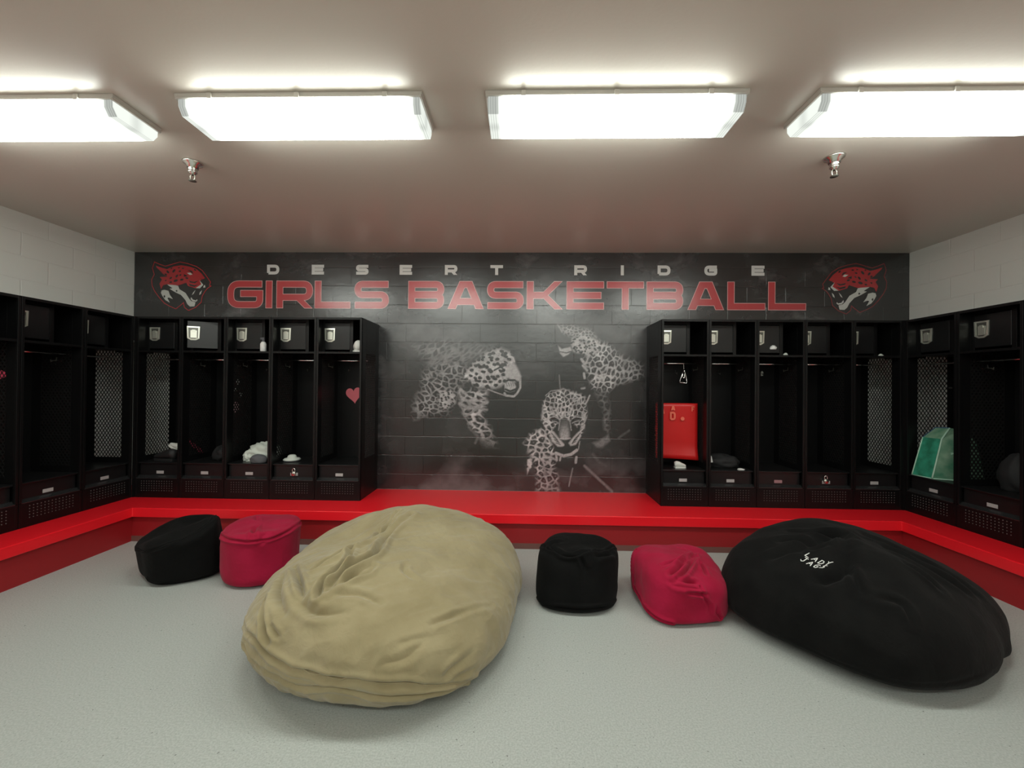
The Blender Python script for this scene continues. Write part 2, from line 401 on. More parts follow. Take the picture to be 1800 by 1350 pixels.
def paint_cats(U, V):
    W1 = (fbm(U/60, V/60, 3) - .5); W2 = (fbm(U/60, V/60, 9) - .5)
    fine = fbm(U/7, V/7, 21, 3)
    I = np.zeros(U.shape); A = np.zeros(U.shape)
    def rot(sc, ang, st=1.0):
        c_, s_ = math.cos(ang), math.sin(ang)
        x = (U*c_ + V*s_)/sc/st + W1*.9; y = (-U*s_ + V*c_)/sc + W2*.9
        return x, y
    def lay(val, mask):
        nonlocal I, A
        I[:] = I*(1 - mask) + val*mask; A[:] = np.maximum(A, mask)
    def net(poly, sc, gain, ang=0, st=1.0, soft=40, wid=.22, k=0, base=0.02, mul=None):
        sc = sc*.74; gain = gain*.78
        x, y = rot(sc, ang, st); f1, f2 = cells(x, y, k)
        g = f2 - f1
        wd_ = wid*(.55 + .9*fbm(U/30, V/30, 51 + k, 2))
        v = 1 - sst(wd_*.45, wd_*1.5, g)
        core = (1 - sst(.10, .22, f1))*.25
        v = np.maximum(v, core)*(.55 + .9*fine)*(.45 + 1.1*fbm(U/45, V/45, 31, 2))
        m_ = sst(-soft*.35, soft, poly_sd(U + 26*W1, V + 26*W2, poly))
        if mul is not None: m_ = m_*mul
        lay(base + gain*v, m_)
    def spots(poly, sc, gain, ang=0, st=1.0, soft=20, size=.36, k=0, mul=None):
        sc = sc*.72; gain = gain*.8
        x, y = rot(sc, ang, st); f1, f2 = cells(x, y, k)
        v = sst(size*.75, size*1.15, f1)*(.5 + .9*fine)*(.5 + 1.0*fbm(U/55, V/55, 33, 2))
        m_ = sst(-soft*.35, soft, poly_sd(U + 14*W1, V + 14*W2, poly))
        if mul is not None: m_ = m_*mul
        lay(.015 + gain*v, m_)
    def flat(poly, val, soft=12, tex=.5):
        m_ = sst(-soft*.4, soft, poly_sd(U + 8*W1, V + 8*W2, poly))
        lay(val*.78*(1 - tex*.5 + tex*fine), m_)
    def stroke(pts, w, val, soft=4, a=1.0):
        m_ = (1 - sst(w/2 - soft/2, w/2 + soft/2, line_d(U + 5*W1, V + 5*W2, pts)))*a
        lay(val*.72*(.6 + .8*fine), m_)
    # smoke drifting low and high behind the cats
    sm = fbm(U/260, V/200, 40, 5)
    low = sst(880, 1130, V + 120*W1)
    top = 1 - sst(60, 420, V + 60*W2)
    smoke = .008 + sst(.42, .80, sm)*(.03 + .075*low + .05*top)
    smoke = smoke*(1 - .75*sst(180, 20, np.hypot((U - 830)/1.3, (V - 700)/2)))
    I[:] = smoke; A[:] = 1.0
    # --- cat on the left, profile to the right
    net([(230,240),(420,190),(640,220),(810,270),(700,330),(560,380),(330,400)], 34, .16, -.5, 2.2, 70, .3, 2, .04)
    net([(300,400),(420,340),(560,340),(650,430),(560,520),(520,600),(470,690),(360,700),(240,720),(230,610),(290,520)], 44, .30, .4, 1.2, 60, .24, 3, .015)
    net([(520,500),(725,520),(715,620),(705,700),(760,790),(800,900),(700,900),(600,760),(540,640)], 46, .50, .25, 1.7, 40, .30, 4, .015, 1 - .75*sst(700, 900, V))
    spots([(540,440),(620,350),(700,280),(790,250),(870,280),(895,350),(925,440),(900,480),(830,500),(760,525),(640,510)], 38, .52, .15, 1.25, 30, .40, 5)
    flat([(850,345),(900,365),(935,440),(925,475),(865,465),(825,440)], .50, 14, .5)
    stroke([(845,300),(880,320),(888,345)], 9, .6); stroke([(820,330),(850,350),(850,380)], 8, .5); stroke([(760,400),(800,380),(825,395)], 10, .04)
    flat([(820,480),(850,465),(880,470),(900,500),(890,530),(860,540),(825,530)], .48, 8, .9)
    stroke([(850,462),(890,462),(912,480)], 9, .02); stroke([(832,520),(860,532),(895,520)], 12, .015)
    stroke([(925,460),(925,510),(905,545),(885,565),(835,560),(825,545)], 13, .5)
    for i in range(5): stroke([(835 + i*14, 478), (842 + i*14, 500)], 4, .12)
    stroke([(720,520),(770,540),(830,560)], 7, .42)
    flat([(730,545),(800,560),(830,600),(790,760),(730,700)], .008, 18, .2)
    spots([(395,560),(430,530),(480,520),(520,560),(520,610),(480,645),(430,650),(395,610)], 24, .46, .6, 1.4, 16, .34, 8)
    stroke([(540,610),(600,640),(660,630),(715,600)], 20, .38, 14); stroke([(560,580),(630,600),(700,580)], 9, .40, 8)
    stroke([(580,690),(660,640),(715,650)], 14, .30, 10); stroke([(600,760),(660,820),(640,860)], 14, .14, 12)
    stroke([(540,465),(640,470)], 5, .40)
    # --- cat on the right, looking left
    net([(1380,190),(1480,225),(1560,290),(1700,350),(1710,440),(1640,480),(1540,495),(1480,560),(1370,525),(1340,440),(1310,330),(1370,280)], 52, .50, .3, .8, 34, .24, 12, .03, 1 - .65*sst(1500, 1720, U))
    net([(1370,520),(1480,540),(1500,640),(1490,800),(1440,800),(1430,640)], 42, .14, .2, 1, 40, .3, 13, .02)
    net([(1165,105),(1260,115),(1380,135),(1420,200),(1300,200),(1200,180)], 24, .42, .1, 1.3, 26, .3, 14, .04)
    spots([(1250,190),(1330,170),(1420,210),(1420,280),(1370,320),(1320,300),(1260,290),(1240,240)], 25, .55, .2, 1.2, 16, .36, 15)
    flat([(1160,240),(1185,262),(1240,250),(1255,275),(1230,300),(1195,318),(1172,296)], .52, 9, .6)
    stroke([(1175,282),(1215,290),(1245,280)], 6, .015)
    for q in ([(1310,330),(1330,360)], [(1320,370),(1345,400)], [(1325,420),(1330,450)]): stroke(q, 14, .5, 6)
    stroke([(1160,110),(1180,140),(1190,160)], 8, .45)
    flat([(1375,860),(1420,840),(1480,800),(1495,850),(1440,890),(1400,890)], .20, 18, .9)
    stroke([(1380,930),(1420,980),(1470,1010)], 16, .10, 14); stroke([(1540,830),(1610,780)], 12, .10, 12)
    # --- cat in the middle, facing out
    net([(940,860),(990,790),(1080,760),(1130,860),(1160,930),(1150,980),(1180,1170),(1020,1165),(1010,1010),(990,960)], 46, .52, .3, 1.1, 26, .27, 22, .02, 1 - .35*sst(960, 1150, V))
    spots([(970,960),(1000,950),(1000,1010),(965,1065)], 26, .5, 0, 1.5, 8, .32, 24)
    face = [(1055,610),(1095,545),(1180,510),(1270,520),(1340,565),(1358,680),(1340,750),(1300,800),(1290,880),(1230,945),(1150,915),(1115,820),(1065,750),(1050,680)]
    flat(face, .012, 14, .2)
    net([(1060,600),(1100,545),(1180,515),(1270,525),(1340,570),(1352,680),(1335,740),(1280,760),(1200,700),(1130,780),(1070,745),(1052,680)], 37, .56, .0, .9, 18, .28, 27, .012)
    for i, (x, y, r_, v_) in enumerate([(1205,740,34,.10),(1204,775,36,.20),(1204,805,36,.30),(1206,825,28,.36)]):
        m_ = (1 - sst(r_*.4, r_*1.25, np.hypot(U - x, (V - y)*1.05))); lay(v_*(.55 + .8*fine), m_)
    flat([(1108,688),(1140,680),(1172,700),(1180,735),(1140,742),(1112,722)], .010, 12, .2)
    flat([(1238,735),(1246,700),(1278,682),(1312,688),(1308,722),(1278,740)], .010, 12, .2)
    stroke([(1112,700),(1140,692),(1168,708)], 6, .55); stroke([(1125,722),(1150,726),(1166,734)], 6, .42)
    stroke([(1250,708),(1276,694),(1308,700)], 6, .55); stroke([(1252,734),(1272,724),(1296,718)], 6, .42)
    stroke([(1178,700),(1172,740),(1166,780)], 7, .35); stroke([(1234,700),(1240,740),(1246,780)], 7, .35)
    for dx in (-46, -24, 2, 26, 46): stroke([(1206 + dx, 632), (1204 + dx*.75, 684)], 8, .55)
    net([(1060,690),(1112,735),(1130,790),(1120,840),(1085,790)], 30, .55, .8, 1.4, 10, .3, 41, .012)
    net([(1350,680),(1310,735),(1292,790),(1300,830),(1335,770)], 30, .55, -.8, 1.4, 10, .3, 42, .012)
    flat([(1104,782),(1136,786),(1168,824),(1206,868),(1202,888),(1160,886),(1124,852)], .55, 9, .5)
    flat([(1314,774),(1286,788),(1250,830),(1226,862),(1240,882),(1276,872),(1304,828)], .55, 9, .5)
    for i in range(4):
        stroke([(1122 + i*10, 800 + i*20), (1160 + i*6, 838 + i*11)], 5, .03)
        stroke([(1304 - i*10, 796 + i*18), (1262 - i*4, 840 + i*8)], 5, .03)
    flat([(1180,836),(1238,834),(1226,852),(1210,864),(1194,853)], .02, 5, .1); stroke([(1180,832),(1208,838),(1240,830)], 8, .5)
    flat([(1165,890),(1204,876),(1212,862),(1232,880),(1288,880),(1268,905),(1215,922),(1178,912)], .006, 8, .1)
    stroke([(1150,925),(1200,942),(1245,932),(1280,905)], 18, .55, 5)
    stroke([(1150,930),(1155,970)], 14, .5); stroke([(1180,945),(1175,970)], 12, .5)
    stroke([(1278,950),(1274,985)], 15, .5); stroke([(1300,850),(1290,900)], 6, .4)
    stroke([(1255,1020),(1242,1080),(1232,1135)], 7, .32, 5); stroke([(1330,1005),(1400,1070),(1500,1165)], 16, .22, 12)
    stroke([(1362,560),(1345,600),(1335,615)], 9, .5); stroke([(1310,515),(1330,512)], 12, .35, 8)
    stroke([(1172,430),(1178,525)], 7, .22, 6); stroke([(1085,560),(1120,530),(1200,520)], 6, .35)
    # fade of the art into the plain smoke near its edges
    edge = np.minimum(np.minimum(U - 10, 1795 - U), np.minimum(V - 30, 1320 - V))
    return I, A*sst(0, 130, edge)

def make_mural():
    x0, x1, z0, z1 = -1.640, 1.505, 0.3185, 2.352
    nx, nz = 500, 324
    X, Z = np.meshgrid(np.linspace(x0, x1, nx), np.linspace(z0, z1, nz))
    t = (X + 1.63)/3.14
    V = (2.339 + .015*t - Z)/(2.375 - .041*t)*1350
    U = (X + 1.646 - .022*V/1350)/3.1425*1800
    I, A = paint_cats(U, V)
    verts = np.stack([X, np.zeros_like(X), Z], -1).reshape(-1, 3)
    i = np.arange(nx*nz).reshape(nz, nx)
    q = np.stack([i[:-1, :-1], i[:-1, 1:], i[1:, 1:], i[1:, :-1]], -1).reshape(-1, 4)
    # plain surround: three coarse sheets
    ex = []; ef = []
    def sheet(a, b_, c_, d_):
        k = len(verts) + len(ex); ex.extend([(a,0,c_),(b_,0,c_),(b_,0,d_),(a,0,d_)]); ef.append((k, k+1, k+2, k+3))
    sheet(XL + .001, XR - .001, z1, ZC - .001)
    sheet(XL + .001, x0, 1.95, z1); sheet(x1, XR - .001, 1.95, z1)
    sheet(-3.93, x0, z0, 1.95); sheet(x1, 3.69, z0, 1.95)
    verts = np.concatenate([verts, np.array(ex)]); q = np.concatenate([q, np.array(ef)])
    me = bpy.data.meshes.new('printed_sheet')
    me.vertices.add(len(verts)); me.vertices.foreach_set('co', verts.astype(np.float32).ravel())
    me.loops.add(q.size); me.loops.foreach_set('vertex_index', q.astype(np.int32).ravel())
    me.polygons.add(len(q)); me.polygons.foreach_set('loop_start', (np.arange(len(q))*4).astype(np.int32))
    me.polygons.foreach_set('loop_total', np.full(len(q), 4, np.int32))
    me.update(calc_edges=True)
    ca = me.color_attributes.new('paint', 'FLOAT_COLOR', 'POINT')
    n = len(verts); C4 = np.zeros((n, 4), np.float32); k = nx*nz
    I = I.ravel(); A = A.ravel()
    C4[:k, 0] = I*1.0; C4[:k, 1] = I*.975; C4[:k, 2] = I*1.0; C4[:k, 3] = A
    ca.data.foreach_set('color', C4.ravel())
    me.materials.append(MATS['mural_vinyl'])
    o = bpy.data.objects.new('printed_sheet', me); COL.objects.link(o); o.parent = mural
    return o
make_mural()

class Flat:
    """painted flat shapes: polygons in the wall plane, stacked in thin layers"""
    def __init__(s): s.it = []
    def poly(s, pts, m, layer): s.it.append((pts, m, layer)); return s
    def ribbon(s, path, w, m, layer, closed=False):
        n = len(path); L = []; R = []
        for i in range(n):
            p = Vector(path[i])
            a = Vector(path[i-1]) if (i > 0 or closed) else None
            b_ = Vector(path[(i+1) % n]) if (i < n-1 or closed) else None
            d1 = (p - a).normalized() if a is not None else (b_ - p).normalized()
            d2 = (b_ - p).normalized() if b_ is not None else d1
            nrm = Vector((-(d1.y + d2.y), d1.x + d2.x)).normalized()
            k = w/2/max(.35, nrm.dot(Vector((-d1.y, d1.x))))
            L.append(p + nrm*k); R.append(p - nrm*k)
        rng = range(n) if closed else range(n - 1)
        for i in rng:
            j = (i + 1) % n
            s.poly([tuple(L[i]), tuple(L[j]), tuple(R[j]), tuple(R[i])], m, layer)
        return s
    def build(s, name, parent, loc, step=0.0006):
        mats = []; v = []; f = []; mi = []
        for pts, m, layer in s.it:
            if m not in mats: mats.append(m)
            k = len(v); y = -step*(layer + 1) - 3e-6*(len(f) % 100)
            v += [(p[0], y, p[1]) for p in pts]
            if len(pts) == 4 : tr = [(0, 1, 2, 3)]
            else: tr = tessellate_polygon([[Vector((p[0], p[1], 0)) for p in pts]])
            for t in tr:
                f.append(tuple(k + i for i in t)); mi.append(mats.index(m))
        me = bpy.data.meshes.new(name); me.from_pydata(v, [], f)
        for m in mats: me.materials.append(MATS[m])
        me.polygons.foreach_set('material_index', mi)
        bm = bmesh.new(); bm.from_mesh(me)
        for fc in bm.faces:
            fc.normal_update()
            if fc.normal.y > 0: fc.normal_flip()
        bm.to_mesh(me); bm.free()
        o = bpy.data.objects.new(name, me); COL.objects.link(o); o.parent = parent; o.location = loc
        return o

def rounded(path, rad, closed=False, n=6):
    """path of (x, y, round?) -> points with rounded corners"""
    out = []; N = len(path)
    for i, p in enumerate(path):
        if len(p) < 3 or not p[2] or (not closed and (i == 0 or i == N - 1)):
            out.append((p[0], p[1])); continue
        a = Vector(path[i-1][:2]); b_ = Vector(path[(i+1) % N][:2]); c_ = Vector(p[:2])
        da = (a - c_); db = (b_ - c_); r_ = min(rad, da.length*.5, db.length*.5)
        p0 = c_ + da.normalized()*r_; p1 = c_ + db.normalized()*r_
        for k in range(n + 1):
            t = k/n; out.append(tuple(p0*(1-t)**2 + c_*2*t*(1-t) + p1*t*t))
    res = [out[0]]
    for p in out[1:]:
        if math.hypot(p[0]-res[-1][0], p[1]-res[-1][1]) > 2e-4: res.append(p)
    return res

def glyph(ch, W, H, T):
    """wide square lettering: list of ('s', path) strokes and ('p', bottom x, top x, z0, z1) slanted bars"""
    L, R, B, P, Md = T/2, W - T/2, T/2, H - T/2, H/2
    r = 1
    if ch == 'G': return [('s', [(W*.97, P), (L, P, r), (L, B, r), (R, B, r), (R, Md + T*.12), (W*.36, Md + T*.12)])]
    if ch == 'I': return [('s', [(W/2, 0), (W/2, H)])]
    if ch == 'R': return [('s', [(L, 0), (L, P), (R, P, r), (R, H*.40, r), (T*.5, H*.40)]), ('p', W*.60, W - T*.62, H*.37, 0)]
    if ch == 'L': return [('s', [(L, H), (L, B), (W, B)])]
    if ch == 'S': return [('s', [(W*.985, P), (L, P, r), (L, Md, r), (R, Md, r), (R, B, r), (W*.01, B)])]
    if ch == 'B': return [('s', [(L, 0), (L, H)]), ('s', [(T*.5, P), (R, P, r), (R, Md*1.03, r), (T*.5, Md*1.03)]), ('s', [(T*.5, Md*.99), (R, Md*.99, r), (R, B, r), (T*.5, B)])]
    if ch == 'A': return [('p', T*.60, W*.44, 0, H), ('p', W - T*.60, W*.56, 0, H), ('s', [(W*.23, H*.27), (W*.77, H*.27)]), ('s', [(W*.42, P), (W*.58, P)])]
    if ch == 'K': return [('s', [(L, 0), (L, H)]), ('s', [(T*.5, Md), (W*.48, Md)]), ('p', W*.42, W - T*.68, H*.42, H), ('p', W*.42, W - T*.62, H*.58, 0)]
    if ch == 'E': return [('s', [(L, 0), (L, H)]), ('s', [(T*.5, P), (W, P)]), ('s', [(T*.5, Md), (W*.93, Md)]), ('s', [(T*.5, B), (W, B)])]
    if ch == 'T': return [('s', [(0, P), (W, P)]), ('s', [(W/2, T*.9), (W/2, 0)][::-1] if False else [(W/2, P), (W/2, 0)])]
    if ch == 'D': return [('s', [(L, B), (L, P), (R, P, r), (R, B, r), (L, B)])]
def draw_glyph(F, ch, W, H, T, layers):
    """layers: list of (material, grow) back to front"""
    for li, (m, g) in enumerate(layers):
        for s_ in glyph(ch, W, H, T):
            if s_[0] == 's':
                pts = rounded(s_[1], T*1.25)
                a, b_ = Vector(pts[0]), Vector(pts[1]); a2 = a - (b_ - a).normalized()*g
                c_, d = Vector(pts[-1]), Vector(pts[-2]); c2 = c_ - (d - c_).normalized()*g
                pts[0] = tuple(a2); pts[-1] = tuple(c2)
                F.ribbon(pts, T + 2*g, m, li)
            else:
                _, xa, xb, za, zb = s_
                hw = T*.60; sg = 1 if zb > za else -1
                d = Vector((xb - xa, zb - za)).normalized(); ex = g/abs(d.y)*1.0
                xa2, za2 = xa - d.x*g, za - sg*g; xb2, zb2 = xb + d.x*g, zb + sg*g
                q = hw + g*1.15
                F.poly([(xa2 - q, za2), (xa2 + q, za2), (xb2 + q, zb2), (xb2 - q, zb2)], m, li)

# title: one letter after another, left edge x, width, baseline z
TITLE = [('G',-3.329,.412),('I',-2.898,.093),('R',-2.768,.417),('L',-2.334,.409),('S',-1.884,.391),
         ('B',-1.279,.404),('A',-.84,.407),('S',-.4,.408),('K',.038,.403),('E',.477,.412),
         ('T',.917,.407),('B',1.351,.400),('A',1.795,.398),('L',2.225,.410),('L',2.663,.408)]
for ch, x, w in TITLE:
    F = Flat(); draw_glyph(F, ch, w, .312, .079, [('ink_black', .0045), ('letter_edge', 0), ('letter_red', -.0065)])
    F.build('title_letter', mural, (x, 0, 2.320 + .0007*(x + 3.33)))
SMALL = [('D',-2.808),('E',-2.3),('S',-1.798),('E',-1.308),('R',-.802),('T',-.296),('R',.63),('I',1.086),('D',1.54),('G',2.046),('E',2.554)]
for ch, x in SMALL:
    w = .042 if ch == 'I' else .140
    F = Flat(); draw_glyph(F, ch, w, .110, .0335, [('ink_black', .003), ('letter_white', 0)])
    F.build('school_letter', mural, (x - w/2, 0, 2.701))

# roaring cat emblem, drawn in a 1800 x 731 sketch grid that is 2.0 m wide
EM_OUT = [(185,118),(240,142),(295,160),(370,138),(440,118),(520,134),(600,160),(660,200),(700,250),(745,312),(735,345),(750,352),(715,375),(690,405),(665,450),(655,510),(600,560),(530,590),(490,560),(480,515),(445,545),(405,575),(345,550),(290,520),(235,462),(190,400),(165,350),(160,290),(185,240),(165,180)]
EM_RED = [(200,155),(260,175),(310,188),(380,160),(450,150),(530,162),(600,185),(650,225),(690,275),(640,300),(665,335),(625,375),(560,370),(520,350),(505,320),(430,345),(370,352),(315,335),(275,345),(255,385),(238,330),(262,290),(240,265),(320,262),(235,215),(275,235),(210,175)]
EM_W = [[(315,338),(400,345),(425,350),(440,385),(500,420),(540,480),(560,500),(600,510),(590,550),(545,552),(520,530),(500,490),(455,440),(400,415),(340,380),(370,375)],
        [(262,395),(290,390),(330,400),(345,440),(375,480),(335,465),(320,470),(345,515),(300,490),(270,450),(255,420)],
        [(635,295),(675,340),(640,375),(600,372),(655,335)],[(690,340),(695,365),(675,368),(678,350)],
        [(598,390),(575,415),(562,440),(580,428)],[(662,392),(640,415),(635,440),(652,428)],
        [(555,460),(575,485),(605,492),(612,480),(620,490),(605,505),(570,500),(550,480)],
        [(510,225),(545,222),(565,240),(540,245)]]
EM_K = [[(500,345),(620,380),(650,390),(640,450),(620,490),(585,480),(560,455),(530,420),(440,380)],
        [(530,300),(580,312),(625,300),(590,325),(545,318)],[(530,330),(590,345),(630,335),(585,360),(540,350)],
        [(515,195),(560,205),(575,235),(545,215)],[(480,235),(520,255),(480,262)],[(640,275),(700,300),(720,325),(680,305)],
        [(400,375),(420,385),(412,408),(398,392)],[(285,430),(298,445),(290,465),(280,448)],[(345,410),(372,452),(338,435)]]
EM_SP = [(320,215,18,-.9),(380,205,20,.9),(440,208,13,.2),(470,180,12,0),(300,240,14,-.6),(410,255,18,.9),(350,275,15,.6),(445,245,12,.5),(400,300,22,.3),(350,315,13,.2),(460,290,18,.2),(510,275,16,-.3),(430,175,10,0),(355,180,10,.6),(590,195,14,-.6),(300,300,10,.5),(285,352,14,.9)]
def emblem(name, mirror, label_x, z_top, red, ring):
    S = 2.0/1800*1.045
    def T_(p): return ((-1 if mirror else 1)*(p[0] - 450)*S, -(p[1] - 350)*S)
    F = Flat()
    F.poly([T_(p) for p in EM_OUT], 'ink_black', 0)
    F.ribbon([T_(p) for p in EM_OUT], .0085, ring, 1, True)
    F.poly([T_(p) for p in EM_RED], red, 1)
    for q in EM_W: F.poly([T_(p) for p in q], 'logo_white', 3)
    for q in EM_K: F.poly([T_(p) for p in q], 'ink_black', 2)
    for x, y, r_, a in EM_SP:
        F.poly([T_((x + r_*math.cos(t)*math.cos(a) - r_*.55*math.sin(t)*math.sin(a), y - r_*math.cos(t)*math.sin(a) - r_*.55*math.sin(t)*math.cos(a))) for t in [k*PI/4 for k in range(8)]], 'ink_black', 2)
    F.poly([T_(p) for p in [(410,390),(400,400),(415,412),(420,398)]], 'ink_black', 4)
    F.poly([T_(p) for p in [(290,440),(300,455),(290,470),(280,452)]], 'ink_black', 4)
    F.build(name, mural, (label_x, 0, z_top))
emblem('jaguar_emblem', False, -3.865, 2.570, 'logo_red', 'logo_red')
emblem('jaguar_emblem', True, 3.588, 2.567, 'logo_red', 'logo_maroon')

# ------------------------------------------------------------------ lockers
def mesh_window(x, y0, y1, z0, z1):
    """expanded metal: two families of slanted strands clipped to the window, at plane x"""
    b = MB(); px, pz = .0335, .0480; w = .0034; k = pz/px
    W_, H_ = y1 - y0, z1 - z0
    for fam in (1, -1):
        n0 = int(-(H_/pz) - 2); n1 = int(W_/px + H_/pz + 2)
        for i in range(n0, n1):
            # line: z = fam*k*(y - c)
            c_ = i*px
            pts = []
            ya, yb_ = 0.0, W_
            za, zb = fam*k*(ya - c_), fam*k*(yb_ - c_)
            # clip against 0..H_
            def clipz(y_a, z_a, y_b, z_b):
                t0, t1 = 0.0, 1.0; dz = z_b - z_a
                for lim, sg in ((0, 1), (H_, -1)):
                    p_ = sg*dz; q_ = sg*(z_a - lim)
                    if abs(p_) < 1e-9:
                        if q_ < 0: return None
                    else:
                        t = -q_/p_
                        if p_ > 0: t0 = max(t0, t)
                        else: t1 = min(t1, t)
                if t1 - t0 < .01: return None
                return (y_a + (y_b-y_a)*t0, z_a + dz*t0, y_a + (y_b-y_a)*t1, z_a + dz*t1)
            r_ = clipz(ya, za, yb_, zb)
            if r_ is None: continue
            ax, az, bx, bz = r_
            L_ = math.hypot(bx-ax, bz-az); ny, nz = -(bz-az)/L_*w, (bx-ax)/L_*w
            t_ = .0008 if fam == 1 else .0011
            q = [(y0+ax-ny, z0+az-nz), (y0+ax+ny, z0+az+nz), (y0+bx+ny, z0+bz+nz), (y0+bx-ny, z0+bz-nz)]
            vs = [(x - t_, *p_) for p_ in q] + [(x + t_, *p_) for p_ in q]
            b.add(vs, [(0,3,2,1),(4,5,6,7),(0,1,5,4),(1,2,6,5),(2,3,7,6),(3,0,4,7)])
    return b
MW = (.112, .388, .405, 1.475)     # mesh window in a side: depth range, height range
TMPL = {}
def tmpl(key, mb, m, bevel=0, smooth=False):
    """mesh data shared by every locker"""
    o = mb.build(key, m, None, smooth, bevel); TMPL[key] = o; COL.objects.unlink(o)
def use(key, parent, loc=(0, 0, 0), rz=0, name=None, m=None):
    o = TMPL[key].copy(); o.name = name or key; COL.objects.link(o); o.parent = parent
    o.location = loc; o.rotation_euler = (0, 0, rz)
    if m:
        o.data = o.data.copy(); o.data.materials.clear(); o.data.materials.append(MATS[m])
    return o
t = .0025
def side_mb(x, sgn):
    b = MB(); y0, y1, z0, z1 = MW
    a, c = (x, x + t) if sgn > 0 else (x - t, x)
    b.box(a, c, 0, y0, 0, LH); b.box(a, c, y1, LD, 0, LH); b.box(a, c, y0, y1, 0, z0); b.box(a, c, y0, y1, z1, LH)
    f = (x, x + .020) if sgn > 0 else (x - .020, x)
    b.box(*f, -.001, .018, 0, LH)            # rolled front flange
    return b
tmpl('side_left', side_mb(0, 1), 'locker_black', .0015)
tmpl('side_right', side_mb(LW, -1), 'locker_black', .0015)
tmpl('mesh_left', mesh_window(.0015, *MW), 'mesh_black')
tmpl('mesh_right', mesh_window(LW - .0015, *MW), 'mesh_black')
b = MB().box(0, LW, LD - .003, LD, 0, LH)
for x in (.03, LW - .03):
    for z in (1.08, .90, .72, .54):
        b.tube([(x, LD - .003, z), (x, LD - .008, z)], [.0045, .003], 8)
tmpl('back_panel', b, 'locker_black')
b = MB().box(0, LW, 0, LD, LH - .003, LH).box(.02, LW - .02, -.001, .018, LH - .022, LH)
tmpl('top_panel', b, 'locker_black', .001)
b = MB().box(.003, LW - .003, .004, LD - .004, 1.478, 1.482).box(.02, LW - .02, .002, .006, 1.462, 1.482)
b.box(.02, .06, .10, .13, 1.455, 1.478).box(LW - .06, LW - .02, .10, .13, 1.455, 1.478)
tmpl('hat_shelf', b, 'locker_black', .001)
b = MB().box(.286, .318, .118, .150, 1.482, LH - .004).box(.286, .290, .150, LD - .004, 1.482, LH - .004)
b.box(.022, .286, .118, .124, 1.790, LH - .004).box(.003, .026, .118, .124, 1.482, LH - .004)
tmpl('box_frame', b, 'locker_black', .001)
# door with a folded edge, origin at its hinge on the right
b = MB().box(-.256, 0, -.004, .010, -.137, .137)
tmpl('box_door', b, 'locker_door', .003)
def latch_mb():
    b = MB()
    out = [(-.054,.070),(.054,.070),(.050,-.052),(.020,-.070),(-.020,-.070),(-.050,-.052)]
    inn = [(-.041,.057),(.041,.057),(.038,-.044),(.016,-.056),(-.016,-.056),(-.038,-.044)]
    vs = [(p[0], -.006, p[1]) for p in out] + [(p[0], -.0075, p[1]) for p in inn] + [(p[0], 0, p[1]) for p in out] + [(p[0], -.001, p[1]) for p in inn]
    n = 6; fs = []
    for i in range(n):
        j = (i+1) % n
        fs += [(i, j, j+n, i+n), (i, i+2*n, j+2*n, j), (i+n, j+n, j+3*n, i+3*n)]
    return b.add(vs, fs)
tmpl('latch_rim', latch_mb(), 'latch_steel')
tmpl('latch_pan', MB().prism([(-.042,.058),(.042,.058),(.038,-.045),(.016,-.057),(-.016,-.057),(-.038,-.045)], 'y', -.0026, -.0008), 'latch_dark')
tmpl('latch_lift', MB().box(-.024, .030, -.0075, -.0030, -.046, .030).box(-.012, .018, -.010, -.0070, .014, .036), 'latch_steel', .001)
tmpl('coat_rod', MB().tube([(.004, .170, 1.402), (LW - .004, .170, 1.402)], .0075, 12), 'chrome', smooth=True)
tmpl('coat_hook', MB().tube([(0, -.001, .030), (0, -.003, .0), (0, -.031, -.003), (0, -.044, -.015), (0, -.046, .007)], .004, 6), 'latch_dark', smooth=True)
tmpl('seat', MB().box(.003, LW - .003, .022, LD - .004, .337, .350), 'locker_door', .003)
b = MB().box(.021, LW - .021, .040, .044, .215, .337)
tmpl('footlocker_front', b, 'locker_door', .001)
b = MB()
b.add([(.004, .040, .218), (LW - .004, .040, .218), (LW - .004, -.001, .197), (.004, -.001, .197),
       (.004, .040, .218), (LW - .004, .040, .218), (LW - .004, -.001, .190), (.004, -.001, .190)],
      [(0,1,2,3),(4,7,6,5),(0,3,7,4),(1,5,6,2),(3,2,6,7),(0,4,5,1)])
tmpl('ledge', b, 'ledge_black', .001)
tmpl('name_plate', MB().box(-.038, .038, 0, .002, -.015, .015), 'plate_grey', .001)
tmpl('kick_panel', MB().box(.003, LW - .003, 0, .003, .0, .190), 'locker_black')
b = MB()
for i in range(13):
    for j in range(5):
        x = .072 + i*.026; z = .070 + j*.0235
        b.tube([(x, .001, z), (x, -.0020, z)], [.0050, .0030], 8)
tmpl('vent_dots', b, 'vent_grey')

